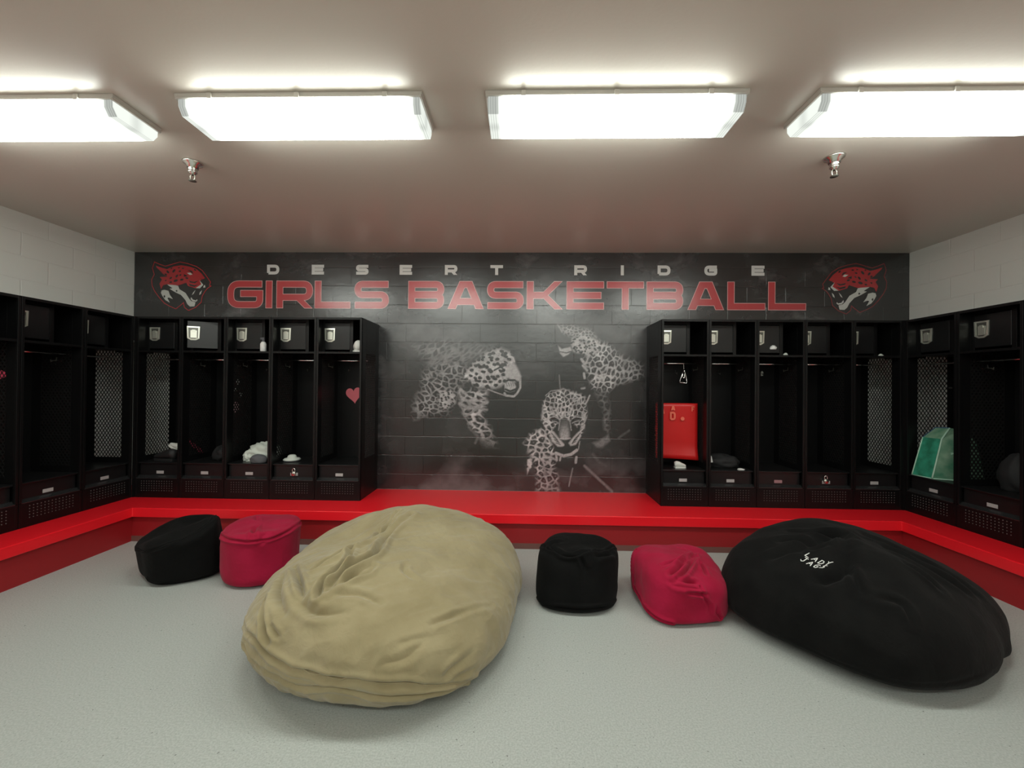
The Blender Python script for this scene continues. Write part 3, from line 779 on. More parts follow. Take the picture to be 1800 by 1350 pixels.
LK_GROUP = 'open black sports lockers on the red bench'
def make_locker(label, loc, rz=0, plate='plate_grey', door=0.0, plain_plate=True):
    r = thing('open_locker', label, 'locker', loc, rz, LK_GROUP)
    use('side_left', r, name='side_panel'); use('side_right', r, name='side_panel')
    use('mesh_left', r, name='mesh_window'); use('mesh_right', r, name='mesh_window')
    use('back_panel', r); use('top_panel', r); use('hat_shelf', r); use('box_frame', r)
    d = use('box_door', r, (.284, .122, 1.648), door)
    for k in ('latch_rim', 'latch_pan', 'latch_lift'):
        h = use(k, d, (-.205, -.004, .012))
    use('coat_rod', r)
    use('coat_hook', r, (.14, LD - .003, 1.315)); use('coat_hook', r, (.31, LD - .003, 1.315))
    use('coat_hook', r, (LW - .0025, .25, 1.345), -PI/2); use('coat_hook', r, (.0025, .25, 1.345), PI/2); use('seat', r)
    f = use('footlocker_front', r); use('ledge', r)
    if plate: use('name_plate', f, (.228, .0375, .247), m=plate)
    use('vent_dots', use('kick_panel', r))
    return r
XB = [-3.898 + LP*i for i in range(5)]; XC = [1.360 + LP*i for i in range(5)]
lab_left = ['black open locker in the left corner of back wall, black and white trainers inside',
            'black open locker with grey box door swung ajar, second from the left corner',
            'black open locker holding a crumpled pale cloth and a white bottle, left back row',
            'black open locker with white hat on seat and padlock hanging below, left back row',
            'black open locker with one big pink heart inside, beside the cat mural']
lab_right = ['black open locker with a red board standing inside, beside the cat mural',
             'black open locker with black bag and white-soled shoe on seat, next to red board locker',
             'black open locker with white tuft on box door and pinkish name plate, right back row',
             'black open locker with padlock on the footlocker, second from right corner of back wall',
             'black open locker in the right corner of back wall, grey mesh lit behind it']
for i in range(5): make_locker(lab_left[i], (XB[i], LY, BZ), 0, door=(math.radians(26) if i == 1 else 0))
for i in range(5): make_locker(lab_right[i], (XC[i], LY, BZ), 0, plate=('plate_pink' if i == 2 else 'plate_grey'))
lab_sl = ['black open locker on the left wall nearest the back wall, lit mesh showing through',
          'black open locker on the left wall, between heart locker and corner locker',
          'black open locker on the left wall with a pink heart, cut by frame edge']
lab_sr = ['black open locker on the right wall holding the green bag',
          'black open locker on the right wall with a dim grey bag inside',
          'black open locker on the right wall nearest the camera, at frame edge']
for i in range(3): make_locker(lab_sl[i], (LXL, LY - .004 - LP*(i+1), BZ), PI/2)
for i in range(3): make_locker(lab_sr[i], (LXR, LY - .004 - LP*i, BZ), -PI/2)

for n_, x0, x1 in (('trim_1', LXL - .001, XB[0] - .001), ('trim_2', XC[4] + LW + .001, LXR + .001)):     # black corner fillers
    struct(MB().box(x0, x1, LY - .0035, LY + .020, BZ, BZ + LH).build(n_, 'locker_black'))

# ------------------------------------------------------------------ things in and on the lockers
SZ = BZ + .350       # seat height
SH = BZ + 1.482      # hat shelf height
def blob(name, m, c, r, seed=0, amp=.25, freq=3.0, flat=.0, parent=None, nu=40, nv=24, ridge=True, rz=0):
    """crumpled closed lump resting at z = c[2]"""
    vs = []; fs = []
    for j in range(nv + 1):
        th = PI*j/nv
        for i in range(nu):
            ph = 2*PI*i/nu
            d = Vector((math.sin(th)*math.cos(ph), math.sin(th)*math.sin(ph), math.cos(th)))
            n_ = noise.noise(d*freq + Vector((seed, seed*2.1, 0)))
            if ridge: n_ = .6 - abs(n_)*2.0
            n2 = noise.noise(d*freq*2.7 + Vector((seed*3, 0, seed)))
            k = 1 + amp*n_ + amp*.4*n2
            z = d.z*r[2]*k
            x_, y_ = d.x*r[0]*k, d.y*r[1]*k
            vs.append((x_*math.cos(rz) - y_*math.sin(rz), x_*math.sin(rz) + y_*math.cos(rz), max(z, -r[2]*.55)))
    zmin = min(v[2] for v in vs)
    vs = [(v[0], v[1], v[2] - zmin) for v in vs]
    for j in range(nv):
        for i in range(nu):
            fs.append((j*nu + i, j*nu + (i+1) % nu, (j+1)*nu + (i+1) % nu, (j+1)*nu + i))
    b = MB().add(vs, fs); o = b.build(name, m, parent, True)
    o.location = c
    return o
def shoe(label, loc, rz, upper='shoe_white', sole='shoe_white', L=.27, tilt=0, s=1.0):
    r = thing('trainer', label, 'shoe', loc, rz)
    r.rotation_euler = (0, tilt, rz); r.scale = (s, s, s)
    prof = [(.0,.040,.095),(.06,.043,.105),(.12,.040,.095),(.18,.042,.070),(.23,.038,.055),(.27,.020,.038)]
    vs = []; n = 14
    for x, w, h in prof:
        for k in range(n):
            a = 2*PI*k/n
            vs.append((x*L/.27, math.cos(a)*w, .022 + h*.5 + math.sin(a)*h*.5))
    fs = [(i*n + k, i*n + (k+1) % n, (i+1)*n + (k+1) % n, (i+1)*n + k) for i in range(5) for k in range(n)]
    fs += [tuple(range(n)), tuple(5*n + k for k in reversed(range(n)))]
    MB().add(vs, fs).build('upper', upper, r, True)
    pts = [(x*L/.27, w + .004) for x, w, h in prof] + [(L + .008, 0)]
    pts = pts + [(x, -y) for x, y in reversed(pts[:-1])]
    MB().prism(pts, 'z', 0, .026).build('sole', sole, r, bevel=.004)
    b = MB()
    for k in range(4):
        x = (.12 + .022*k)*L/.27; b.tube([(x, -.03, .085 - k*.006), (x + .008, 0, .105 - k*.010), (x, .03, .085 - k*.006)], .003, 6)
    b.build('laces', sole, r)
    return r
# locker 1 (left corner)
shoe('white trainer propped heel up on seat of left corner locker', (-3.575, 4.16, SZ + .085), PI + .1, L=.20, tilt=-.55, s=.62)
shoe('black trainer with white sole stripe, on seat of left corner locker', (-3.56, 4.10, SZ), PI - .1, 'shoe_black', 'shoe_black', L=.24)
def patch(name, label, cat, x, y, z, w, h, axis, m, shape='blob', tilt=0, parent=None, group=None):
    """thin paper cut-out standing on a side (axis x) or back panel (axis y)"""
    if shape == 'heart':
        pts = []
        for k in range(40):
            t_ = 2*PI*k/40
            pts.append((16*math.sin(t_)**3/33*w, (13*math.cos(t_) - 5*math.cos(2*t_) - 2*math.cos(3*t_) - math.cos(4*t_) + 2.5)/29*h))
    elif shape == 'strip': pts = [(-w/2, -h/2), (w/2, -h/2), (w/2, h/2), (-w/2, h/2)]
    else: pts = [(w/2*math.cos(k*PI/8)*(1 + .12*math.sin(3*k)), h/2*math.sin(k*PI/8)*(1 + .1*math.cos(5*k))) for k in range(16)]
    pts = [(p[0]*math.cos(tilt) - p[1]*math.sin(tilt), p[0]*math.sin(tilt) + p[1]*math.cos(tilt)) for p in pts]
    b = MB().prism(pts, axis, -.0006, .0006)
    o = b.build(name, m); o.location = (x, y, z)
    return tag(o, label, cat, group)
patch('paper_heart', 'big pink paper heart on back panel of locker beside the cat mural', 'decoration', -1.870, LY + LD - .0045, BZ + 1.030, .185, .180, 'y', 'pink_paper', 'heart', .12)
patch('paper_heart', 'pink paper heart in the left wall locker at the left frame edge', 'decoration', -4.115, LY - .004 - 2*LP - .0045, 1.525, .155, .085, 'y', 'hot_pink', 'blob')
dv = XB[1] + LW - .004
patch('paper_sticker', 'white paper sticker behind mesh, highest on the right, in third locker', 'sticker', dv, 4.184, 1.487, .050, .055, 'x', 'white_paint', 'blob')
patch('paper_sticker', 'white paper sticker behind mesh, just above the pink one, third locker', 'sticker', dv, 4.236, 1.350, .050, .055, 'x', 'white_paint', 'blob')
patch('paper_sticker', 'small flat white sticker behind mesh left of the others, third locker', 'sticker', dv, 4.150, 1.408, .060, .028, 'x', 'white_paint', 'blob')
patch('paper_sticker', 'pink paper sticker behind mesh, lowest of the group in third locker', 'sticker', dv, 4.158, 1.228, .105, .115, 'x', 'light_pink', 'blob', .3)
patch('pink_strap', 'pink fabric strap slanting behind the mesh of the second locker', 'strap', XB[0] + LW - .006, 4.190, .815, .300, .040, 'x', 'hot_pink', 'strip', -.66)
blob('gym_bag', 'bag_dark', (-3.150, 4.27, SZ), (.12, .14, .10), 3, .12, 1.6); tag(bpy.data.objects['gym_bag'], 'dark rounded gym bag on seat of second locker from left corner', 'bag')
# locker 3
r = thing('crumpled_cloth', 'crumpled pale green and white cloth on seat of third locker', 'cloth', (-2.72, 4.24, SZ))
blob('cloth_body', 'white_cloth', (.0, 0, .015), (.150, .12, .105), 7, .30, 2.2, parent=r)
blob('hanging_fold', 'white_cloth', (-.115, -.06, 0), (.060, .06, .07), 9, .35, 2.6, parent=r)
o = blob('cap', 'grey_cloth', (-2.685, 4.085, SZ), (.085, .045, .055), 5, .08, 1.4); tag(o, 'dark grey folded garment in front of the crumpled pale cloth', 'cloth')
r = thing('spray_bottle', 'small white spray bottle on top shelf of third locker', 'bottle', (-2.655, 4.09, SH))
MB().lathe([(.026,0),(.029,.005),(.029,.080),(.020,.098),(.012,.104)], n=20).build('bottle_body', 'white_paint', r, True)
MB().lathe([(.013,.104),(.013,.122),(.010,.126)], n=16).box(-.028, .012, -.008, .008, .126, .146).build('spray_head', 'grey_cloth', r)
# locker 4
r = thing('bucket_hat', 'white hat with a wide brim on seat of fourth locker', 'hat', (-2.405, 4.20, SZ))
MB().lathe([(.080,.010),(.086,.018),(.070,.030),(.045,.036),(.040,.055),(.028,.064),(.0,.066)], n=28).build('hat_body', 'white_cloth', r, True)
MB().lathe([(.060,0),(.081,.004),(.081,.011),(.060,.012)], n=28).build('hat_brim', 'grey_cloth', r, True)
def padlock(label, x, y, z, s=1.0):
    r = thing('padlock', label, 'padlock', (x, y, z))
    MB().lathe([(.0,-.012),(.020,-.012),(.023,-.008),(.023,.008),(.020,.012),(.0,.012)], n=20).build('dial_body', 'steel', r, True)
    r.children[0].rotation_euler = (PI/2, 0, 0)
    MB().tube([(-.013, 0, .014), (-.013, 0, .040), (-.008, 0, .050), (0, 0, .053), (.008, 0, .050), (.013, 0, .040), (.013, 0, .014)], .0036, 8).build('shackle', 'chrome', r, True)
    return r
padlock('silver padlock hanging on the footlocker front of fourth locker', XB[3] + .232, LY + .023, BZ + .257)
padlock('silver padlock hanging on the footlocker front, right back row', XC[3] + .215, LY + .023, BZ + .262)
# locker 5 top shelf
r = shoe('white trainer lying on the top shelf beside the cat mural', (-1.648, 4.05, SH), PI/2 + .55, L=.21)
# locker R1
def board(x0, x1, y, z0, z1):
    b = MB(); n = 14
    vs = []; fs = []
    for j in range(n + 1):
        w = j/n; z = z1 + (z0 - z1)*w
        for i in range(n + 1):
            u = i/n; x = x0 + (x1 - x0)*u
            yy = y + .018*math.sin(u*PI)*(.3 + .7*w) - .030*max(0, w - .8)/.2*(.5 + .5*u)
            zz = z - .018*max(0, w - .7)/.3*u
            vs.append((x, yy, zz)); 
    k = len(vs); vs += [(v[0], v[1] + .003, v[2]) for v in vs]
    for j in range(n):
        for i in range(n):
            a = j*(n+1) + i; q = (a, a+1, a+n+2, a+n+1)
            fs.append(q); fs.append(tuple(reversed([c_ + k for c_ in q])))
    rim = [i for i in range(n+1)] + [(n+1)*j + n for j in range(1, n+1)] + [(n+1)*n + i for i in range(n-1, -1, -1)] + [(n+1)*j for j in range(n-1, 0, -1)]
    for a, c_ in zip(rim, rim[1:] + rim[:1]): fs.append((c_, a, a + k, c_ + k))
    return b.add(vs, fs)
r = thing('red_board', 'bright red board with pale letters standing in the first locker right of mural', 'poster', (0, 0, 0))
r.location = (1.58, 4.19, .757)
o = board(1.366 - 1.58, 1.790 - 1.58, 0, 0, .557).build('board_sheet', 'red_card', r, True)
F = Flat(); draw_glyph(F, 'D', .058, .085, .019, [('salmon_print', 0)]); F.build('printed_letter', r, (-.073, -.010, .385))
F = Flat(); F.poly([(math.cos(k*PI/8)*.020, math.sin(k*PI/8)*.020) for k in range(16)], 'salmon_print', 0); F.build('printed_dot', r, (.055, -.010, .40))
F = Flat(); draw_glyph(F, 'A', .042, .045, .012, [('salmon_print', 0)]); F.build('printed_letter', r, (-.062, -.010, .485))
F = Flat(); F.ribbon([(0, 0), (0, .05)], .010, 'salmon_print', 0).ribbon([(0, .045), (.022, .045)], .010, 'salmon_print', 0).ribbon([(0, .024), (.018, .024)], .009, 'salmon_print', 0); F.build('printed_letter', r, (.150, -.010, .475))
F = Flat(); F.ribbon([(0, .08), (.018, 0)], .012, 'salmon_print', 0); F.build('printed_stroke', r, (-.150, -.010, .45))
# lanyard bundle against the mesh
r = thing('lanyard', 'red braided lanyards hanging by the mesh side of the locker beside the mural', 'lanyard', (1.374, 4.135, 1.0))
for k in range(5):
    y = -.02 + .012*k; b = MB(); pts = []
    for i in range(26):
        u = i/25; pts.append((.004 + .004*math.sin(i*1.9 + k), y + .012*math.sin(i*1.1 + 2*k) + (.07*math.exp(-((u - .55)/.14)**2) if k > 2 else 0), .320 - u*(.5 if k > 2 else .34)))
    b.tube(pts, .0055, 6).build('cord', 'red_card' if k % 2 else 'hot_pink', r, True)
b = MB()
for y, z in ((.075, .02), (.10, -.01), (.085, -.045)): b.tube([(.004, y, z), (.006, y + .01, z - .02)], .007, 8)
b.build('clasp', 'gold', r, True)
shoe('small white trainer under the red board', (1.535, 4.12, SZ), 0, L=.20, s=.55)
r = thing('hanger_clip', 'silver triangular clip hanging from rod above the red board', 'hanger', (1.637, LY + .170, BZ + 1.402))
MB().tube([(0, 0, -.006), (.004, 0, -.060)], .002, 6).build('cord', 'steel', r)
MB().tube([(.004, 0, -.060), (-.012, 0, -.110), (-.035, 0, -.175), (-.036, 0, -.192), (.028, 0, -.200), (.036, 0, -.190), (.026, 0, -.130), (.012, 0, -.085), (.004, 0, -.060)], .0042, 8).build('wire_triangle', 'chrome', r, True)
MB().tube([(-.004, -.004, -.085), (-.012, -.004, -.135), (.004, -.004, -.150), (.012, -.004, -.130), (.004, -.004, -.085)], .0038, 8).build('clip', 'chrome', r, True)
# locker R2
o = blob('duffel_bag', 'bag_dark', (2.05, 4.23, SZ), (.165, .10, .085), 12, .12, 1.5, rz=-.25); tag(o, 'black duffel bag slumped on seat of locker next to the red board', 'bag')
r = thing('paper_tag', 'crumpled white tag on the black duffel bag', 'tag', (1.895, 4.135, SZ + .055))
MB().add([(-.02,0,.0),(.028,.002,.004),(.018,.006,.06),(.0,.01,.085),(-.006,.006,.05)], [(0,1,2,3,4)]).prism([(-.028,-.04),(.004,-.028),(-.028,-.008)], 'y', 0, .002).build('tag_sheet', 'white_paint', r)
o = MB().prism([(-.028,0),(.024,0),(.034,.008),(.0,.016),(-.024,.012)], 'y', -.012, .012).build('eraser', 'white_paint'); o.location = (2.165, 4.07, SZ); o.name = 'white_flap'; tag(o, 'small white flap on seat in front of the black duffel bag', 'paper')
# locker R3
def tuft(name, label, cat, x, y, z, s, m='white_paint'):
    o = blob(name, m, (x, y, z), (s, s*.6, s*.8), x*3, .25, 1.8, nu=20, nv=12); return tag(o, label, cat)
tuft('pompom', 'small white pompom stuck to the box door of the third locker right of mural', 'decoration', 2.498, LY + .112, 1.862, .032)
tuft('paper_ball', 'small white paper ball on the top shelf beside the pompom locker opening', 'paper', 2.612, 4.10, SH, .022, 'white_cloth')
tuft('paper_ball', 'tiny white paper ball on top shelf of the right corner locker', 'paper', 3.556, 4.12, SH, .022, 'white_cloth')
o = MB().prism([(-.012,-.028),(.010,-.024),(.014,.012),(.0,.028),(-.014,.010)], 'y', 0, .003).build('paper_tag', 'white_cloth'); o.location = (2.60, LY + LD - .008, 1.636); tag(o, 'small white tag on back panel of the third locker right of mural', 'tag')
# right wall locker: green bag
r = thing('tote_bag', 'green zip bag with pale piping on seat of the first right wall locker', 'bag', (3.90, 3.82, SZ))
bz = [(3.715, 3.965), (3.735, 3.795), (3.86, 3.735), (4.06, 3.66), (4.08, 3.94)]
tz = [(3.80, 3.950), (3.825, 3.800), (3.90, 3.755), (4.03, 3.71), (4.05, 3.92)]
def ringpts(f):
    bul = math.sin(f*PI)*.012
    return [(b0 + (t0 - b0)*f - 3.90 + (-bul), b1 + (t1 - b1)*f - 3.82 - bul, f*.360) for (b0, b1), (t0, t1) in zip(bz, tz)]
R_ = [ringpts(k/8) for k in range(9)]
def faces_between(idx):
    vs = [p for rr in R_ for p in rr]; fs = []
    for k in range(8):
        for i in idx:
            j = (i+1) % 5; fs.append((k*5+i, k*5+j, (k+1)*5+j, (k+1)*5+i))
    return vs, fs
MB().add(*faces_between([0])).build('front_panel', 'green_fabric', r, True)
MB().add(*faces_between([1, 2])).build('side_panel', 'green_gauze', r, True)
MB().add(*faces_between([3, 4])).build('back_panel', 'green_fabric', r, True)
top = [(p[0], p[1], p[2]) for p in R_[8]]; apex = [(-.02, .09, .455), (-.015, -.03, .462), (.06, -.055, .450)]
MB().add(top + apex, [(0,1,6,5),(1,2,7,6),(2,3,7),(3,4,5,7),(4,0,5),(5,6,7)]).build('top_flap', 'green_gauze', r)
b = MB(); b.tube([rr[0] for rr in R_], .005, 8); b.tube([rr[1] for rr in R_] + [apex[1]], .0065, 8)
b.tube([R_[0][0], R_[0][1], R_[0][2], R_[0][3]], .006, 8); b.build('piping', 'green_piping', r, True)
MB().tube([R_[8][0], apex[0], apex[1]], .005, 8).build('zip_edge', 'blue_trim', r, True)
MB().box(-.015, .03, -.085, -.078, .16, .245).build('zip_pull', 'green_piping', r); r.children[-1].rotation_euler = (0, 0, -.4)
o = MB().prism([(-.016,-.006),(.016,-.006),(.018,.004),(0,.010),(-.016,.005)], 'y', -.006, 0).build('wall_hook', 'chrome'); o.location = (4.085, 3.984, 1.495)
tag(o, 'small bright hook on the locker side above the green bag', 'hook')
o = blob('dark_backpack', 'bag_dark', (3.99, 3.36, SZ), (.11, .12, .19), 22, .12, 1.5); tag(o, 'dim dark grey bag on seat of second right wall locker', 'bag')

# ------------------------------------------------------------------ ceiling fixtures and sprinklers
def fixture(label, xc, yc=2.16, L=1.27):
    r = thing('ceiling_light', label, 'ceiling light', (xc, yc, ZC), 0, 'fluorescent ceiling lights in a row')
    h = L/2
    b = MB().box(-h - .012, h + .012, -.142, .142, -.020, 0)
    b.build('housing', 'fixture_white', r, bevel=.003)
    prof = [(-.130,-.020),(-.128,-.060),(-.104,-.096),(.104,-.096),(.128,-.060),(.130,-.020)]
    vs = []; fs = []; xs = [-h, -h*.75, -h*.5, 0, h*.5, h*.75, h]
    for x in xs: vs += [(x, p[0], p[1]) for p in prof]
    for i in range(len(xs) - 1):
        for k in range(5): fs.append((i*6 + k, i*6 + k + 1, (i+1)*6 + k + 1, (i+1)*6 + k))
    fs += [tuple(range(6)), tuple(reversed([(len(xs)-1)*6 + k for k in range(6)]))]
    o = MB().add(vs, fs).build('diffuser', 'lit_lens', r); o.data.materials.append(MATS['lit_lens_side'])
    for p in o.data.polygons:
        if abs(p.normal.y) > .5: p.material_index = 1
    b = MB()
    for s_ in (-1, 1): b.box(-h - .008, h + .008, s_*.131 - (.012 if s_ < 0 else -.0), s_*.131 + (.0 if s_ < 0 else .012), -.026, -.019)
    for s_ in (-1, 1): b.box(s_*(h + .004) - .006, s_*(h + .004) + .006, -.14, .14, -.030, -.019)
    b.build('lens_rim', 'fixture_white', r, bevel=.002)
    for x in (-h*.72, 0, h*.72): MB().box(x - .012, x + .012, -.152, -.138, -.034, -.006).build('clip', 'fixture_white', r, bevel=.002)
    return r
for lab, xc, L in [('leftmost ceiling light, cut off by the left frame edge', -2.76, 1.27),
                ('second ceiling light from the left, above the left sprinkler', -1.155, 1.25),
                ('third ceiling light from the left, just right of middle', .455, 1.285),
                ('rightmost ceiling light, cut off by the right frame edge', 2.095, 1.27)]:
    fixture('long glowing fluorescent light, ' + lab, xc, L=L)
for k, xc in enumerate((-2.76, -1.155, .455, 2.095)):
    for row, yc in (('second', -1.0), ('third', -4.2)):
        fixture('fluorescent light in the ' + row + ' row behind the camera, ' + ['farthest left', 'left of middle', 'right of middle', 'farthest right'][k], xc, yc, 1.27)
def sprinkler(label, x, y):
    r = thing('sprinkler', label, 'sprinkler', (x, y, ZC), 0, 'ceiling sprinklers')
    MB().lathe([(.030,0),(.060,-.002),(.056,-.010),(.036,-.022),(.032,-.040)], n=28).build('escutcheon', 'steel', r, True)
    MB().lathe([(.026,-.038),(.028,-.050),(.022,-.054),(.028,-.060),(.026,-.070),(.018,-.076),(.014,-.084)], n=24).build('body', 'steel', r, True)
    b = MB()
    for s_ in (-1, 1): b.tube([(s_*.008,0,-.080),(s_*.016,0,-.092),(s_*.014,0,-.112),(s_*.003,0,-.122)], .0032, 8)
    b.build('frame_arms', 'latch_steel', r, True)
    MB().lathe([(.0,-.120),(.021,-.121),(.023,-.125),(.0,-.127)], n=20).build('deflector', 'latch_dark', r, True)
sprinkler('chrome ceiling sprinkler on the left, below the second light', -2.225, 2.66)
sprinkler('chrome ceiling sprinkler on the right, below the last light', 1.975, 2.63)

# ------------------------------------------------------------------ bean bags and poufs
BAGS = {"K":[[-0.744,2.6106,0.8324,0.8024,1.2333,0.5486,0.1559,0.0764,-0.104,0.3418,0.5,-0.0295,-0.061,-0.0127,-0.0434,0.1486,0.0831,0.0022,0.0281,-0.0638,-0.1097],0.9],"B":[[2.1245,2.5865,0.7837,0.5842,0.3161,0.5446,-0.0889,0.144,-0.073,0.2936,0.5,-0.0006,0.0113,-0.0314,-0.0384,-0.075,0.0661,0.037,-0.0128,-0.0426,0.0345],0.9],"P1":[[-2.6072,3.1118,0.2865,0.2479,-0.0033,0.3671,0.1362,0.1565,0.0016,0.6003,0.2501,-0.0535,-0.0535,0.0809,-0.0295,-0.0084,-0.0172,0.0661,0.0424,-0.0002,-0.0597],0.22],"P2":[[-2.0004,3.1008,0.2601,0.2703,0.0,0.3939,-0.0032,0.0013,0.0005,0.6,0.25,-0.0224,-0.0157,0.0052,-0.0092,-0.0052,-0.0223,-0.0135,0.025,0.0007,0.0023],0.25],"P3":[[0.381,2.8438,0.2764,0.2488,0.0,0.3625,0.0048,-0.0007,-0.0001,0.5997,0.2499,0.0228,-0.058,0.0073,0.0156,-0.0331,0.0101,-0.0034,0.0308,0.0216,0.063],0.28],"P4":[[1.0985,2.8284,0.2997,0.3335,-0.49,0.3171,-0.0994,0.0021,0.0017,0.3981,0.3001,-0.0229,0.0189,0.0335,-0.0546,-0.0518,0.0172,-0.0216,-0.0181,0.0059,-0.002],0.5]}
FOLDS = {"K":{"fold":[[[-0.869,2.851,0.6],[-0.894,2.578,0.552],[-0.922,2.438,0.536],[-0.971,2.346,0.531],[-1.019,2.236,0.518],[-1.072,2.184,0.501],[-1.097,2.129,0.487]],[[-0.751,2.786,0.599],[-0.828,2.505,0.546],[-0.808,2.252,0.533],[-0.85,2.146,0.519],[-0.898,2.066,0.501],[-0.922,1.992,0.479],[-0.952,1.949,0.461]],[[-0.965,2.682,0.558],[-0.926,2.525,0.535],[-0.958,2.352,0.533]],[[-0.971,2.322,0.531],[-0.931,2.166,0.521],[-0.947,2.044,0.493],[-0.974,1.986,0.472],[-0.961,1.914,0.444]],[[-0.62,2.176,0.495],[-0.611,2.121,0.484],[-0.544,2.09,0.462]],[[-0.77,2.117,0.508],[-0.779,2.067,0.498],[-0.836,2.022,0.489],[-0.874,1.994,0.481]],[[-1.262,2.251,0.44],[-1.118,2.039,0.461],[-1.039,1.933,0.44]],[[-1.303,2.208,0.417],[-1.217,2.022,0.418],[-1.102,1.881,0.393]],[[-0.223,1.919,0.213],[-0.311,1.829,0.188],[-0.342,1.813,0.145]],[[-0.405,1.848,0.324],[-0.54,1.784,0.329]],[[-0.15,2.199,0.282],[-0.344,1.955,0.35],[-0.418,1.885,0.354]],[[-0.433,1.82,0.316],[-0.493,1.764,0.283],[-0.587,1.732,0.271]],[[-0.209,1.928,0.139],[-0.317,1.829,0.144]],[[-1.268,2.005,0.383],[-1.196,1.882,0.342],[-1.132,1.816,0.297]],[[-0.784,2.116,0.509],[-0.864,2.003,0.484],[-0.946,1.928,0.452]],[[-0.88,1.924,0.454],[-0.764,1.935,0.456],[-0.659,1.906,0.432]],[[-1.157,1.863,0.349],[-1.087,1.81,0.328]],[[-1.077,1.933,0.431],[-0.936,1.851,0.412],[-0.801,1.855,0.42]]],"seam":[[[-1.419,2.067,0.244],[-1.249,1.883,0.282],[-1.163,1.822,0.265],[-1.065,1.776,0.253],[-0.976,1.746,0.239],[-0.868,1.724,0.23],[-0.775,1.714,0.221],[-0.682,1.713,0.218],[-0.588,1.722,0.2],[-0.483,1.745,0.189],[-0.381,1.791,0.146],[-0.291,1.853,0.116],[-0.224,1.944,0.074]],[[-1.323,1.94,0.212],[-1.226,1.867,0.184],[-1.061,1.78,0.186],[-0.938,1.749,0.161],[-0.801,1.721,0.183],[-0.69,1.722,0.156],[-0.551,1.737,0.143],[-0.448,1.766,0.132],[-0.34,1.824,0.105],[-0.254,1.916,0.072]]]},"P4":{"fold":[[[1.228,2.876,0.31],[1.072,2.714,0.318],[0.933,2.672,0.318]],[[1.222,2.862,0.308],[1.03,2.631,0.314],[0.952,2.58,0.299]],[[1.22,2.838,0.302],[1.076,2.628,0.309],[0.982,2.547,0.284]],[[1.23,2.904,0.316],[1.17,2.964,0.325]],[[0.944,2.539,0.267],[1.052,2.536,0.27],[1.123,2.545,0.259]],[[0.96,2.525,0.252],[1.109,2.527,0.235]],[[1.031,2.512,0.222],[1.16,2.529,0.202]],[[1.22,2.885,0.314],[1.254,2.899,0.31]],[[1.22,2.781,0.293],[1.197,2.627,0.283]]],"seam":[[[1.119,2.535,0.248],[1.149,2.524,0.174],[1.2,2.535,0.117],[1.256,2.559,0.048]],[[0.851,2.943,0.292],[0.816,2.914,0.218],[0.814,2.864,0.097],[0.821,2.738,0.064],[0.853,2.592,0.043],[0.944,2.526,0.03]]]},"P2":{"fold":[[[-2.105,3.195,0.402],[-1.96,2.938,0.403],[-1.903,2.855,0.369]],[[-1.843,2.916,0.389],[-1.865,2.869,0.349]],[[-1.759,2.99,0.148],[-1.747,3.12,0.148]],[[-1.868,2.866,0.328],[-1.833,2.889,0.333]]],"seam":[[[-2.224,2.973,0.344],[-2.105,2.868,0.356],[-2.0,2.837,0.355],[-1.937,2.842,0.349],[-1.857,2.874,0.348],[-1.803,2.919,0.347],[-1.757,3.026,0.36],[-1.776,3.216,0.355]]]},"P1":{"fold":[[[-2.527,3.248,0.396],[-2.375,3.043,0.421]]],"seam":[[[-2.888,2.983,0.227],[-2.711,2.848,0.265],[-2.593,2.811,0.288],[-2.506,2.851,0.319],[-2.436,2.925,0.349],[-2.378,2.979,0.389],[-2.357,3.053,0.427],[-2.449,3.208,0.41]],[[-2.689,2.873,0.052],[-2.559,2.868,0.028],[-2.476,2.918,0.015],[-2.362,2.989,0.026],[-2.333,3.087,0.021]]]},"P3":{"fold":[[[0.212,2.855,0.349],[0.275,2.729,0.36],[0.358,2.7,0.37],[0.47,2.751,0.37]],[[0.494,2.702,0.36],[0.626,2.804,0.337]],[[0.17,2.867,0.343],[0.278,2.92,0.358]],[[0.394,2.68,0.359],[0.425,2.657,0.28]]],"seam":[[[0.122,2.754,0.03],[0.252,2.638,0.048],[0.388,2.621,0.048],[0.514,2.642,0.052],[0.638,2.747,0.033]],[[0.147,2.917,0.331],[0.222,2.769,0.35],[0.357,2.695,0.368],[0.519,2.762,0.36],[0.668,2.919,0.333]]]},"B":{"fold":[[[1.767,2.731,0.54],[1.915,2.658,0.548],[2.048,2.632,0.547]],[[1.971,2.503,0.544],[1.79,2.296,0.495],[1.671,2.265,0.441],[1.628,2.269,0.419]],[[1.625,2.632,0.495],[1.743,2.595,0.517],[1.793,2.533,0.517]],[[1.752,2.489,0.504],[1.846,2.497,0.524]],[[2.219,2.692,0.531],[2.324,2.53,0.479],[2.469,2.422,0.398],[2.541,2.353,0.333]],[[2.205,2.506,0.505],[2.283,2.378,0.453],[2.446,2.311,0.357]],[[1.812,2.291,0.5],[1.758,2.138,0.427]],[[1.68,2.503,0.488],[1.994,2.622,0.544],[1.999,2.552,0.545]],[[1.506,2.516,0.427],[1.685,2.516,0.492]],[[2.138,2.325,0.492],[2.213,2.21,0.417]],[[1.808,2.107,0.423],[1.897,2.073,0.409],[1.895,2.01,0.346]]],"seam":[[[1.324,2.522,0.117],[1.455,2.269,0.111],[1.547,2.154,0.095],[1.67,2.03,0.098],[1.834,1.956,0.098],[2.087,1.966,0.123],[2.396,2.111,0.148]]]}}

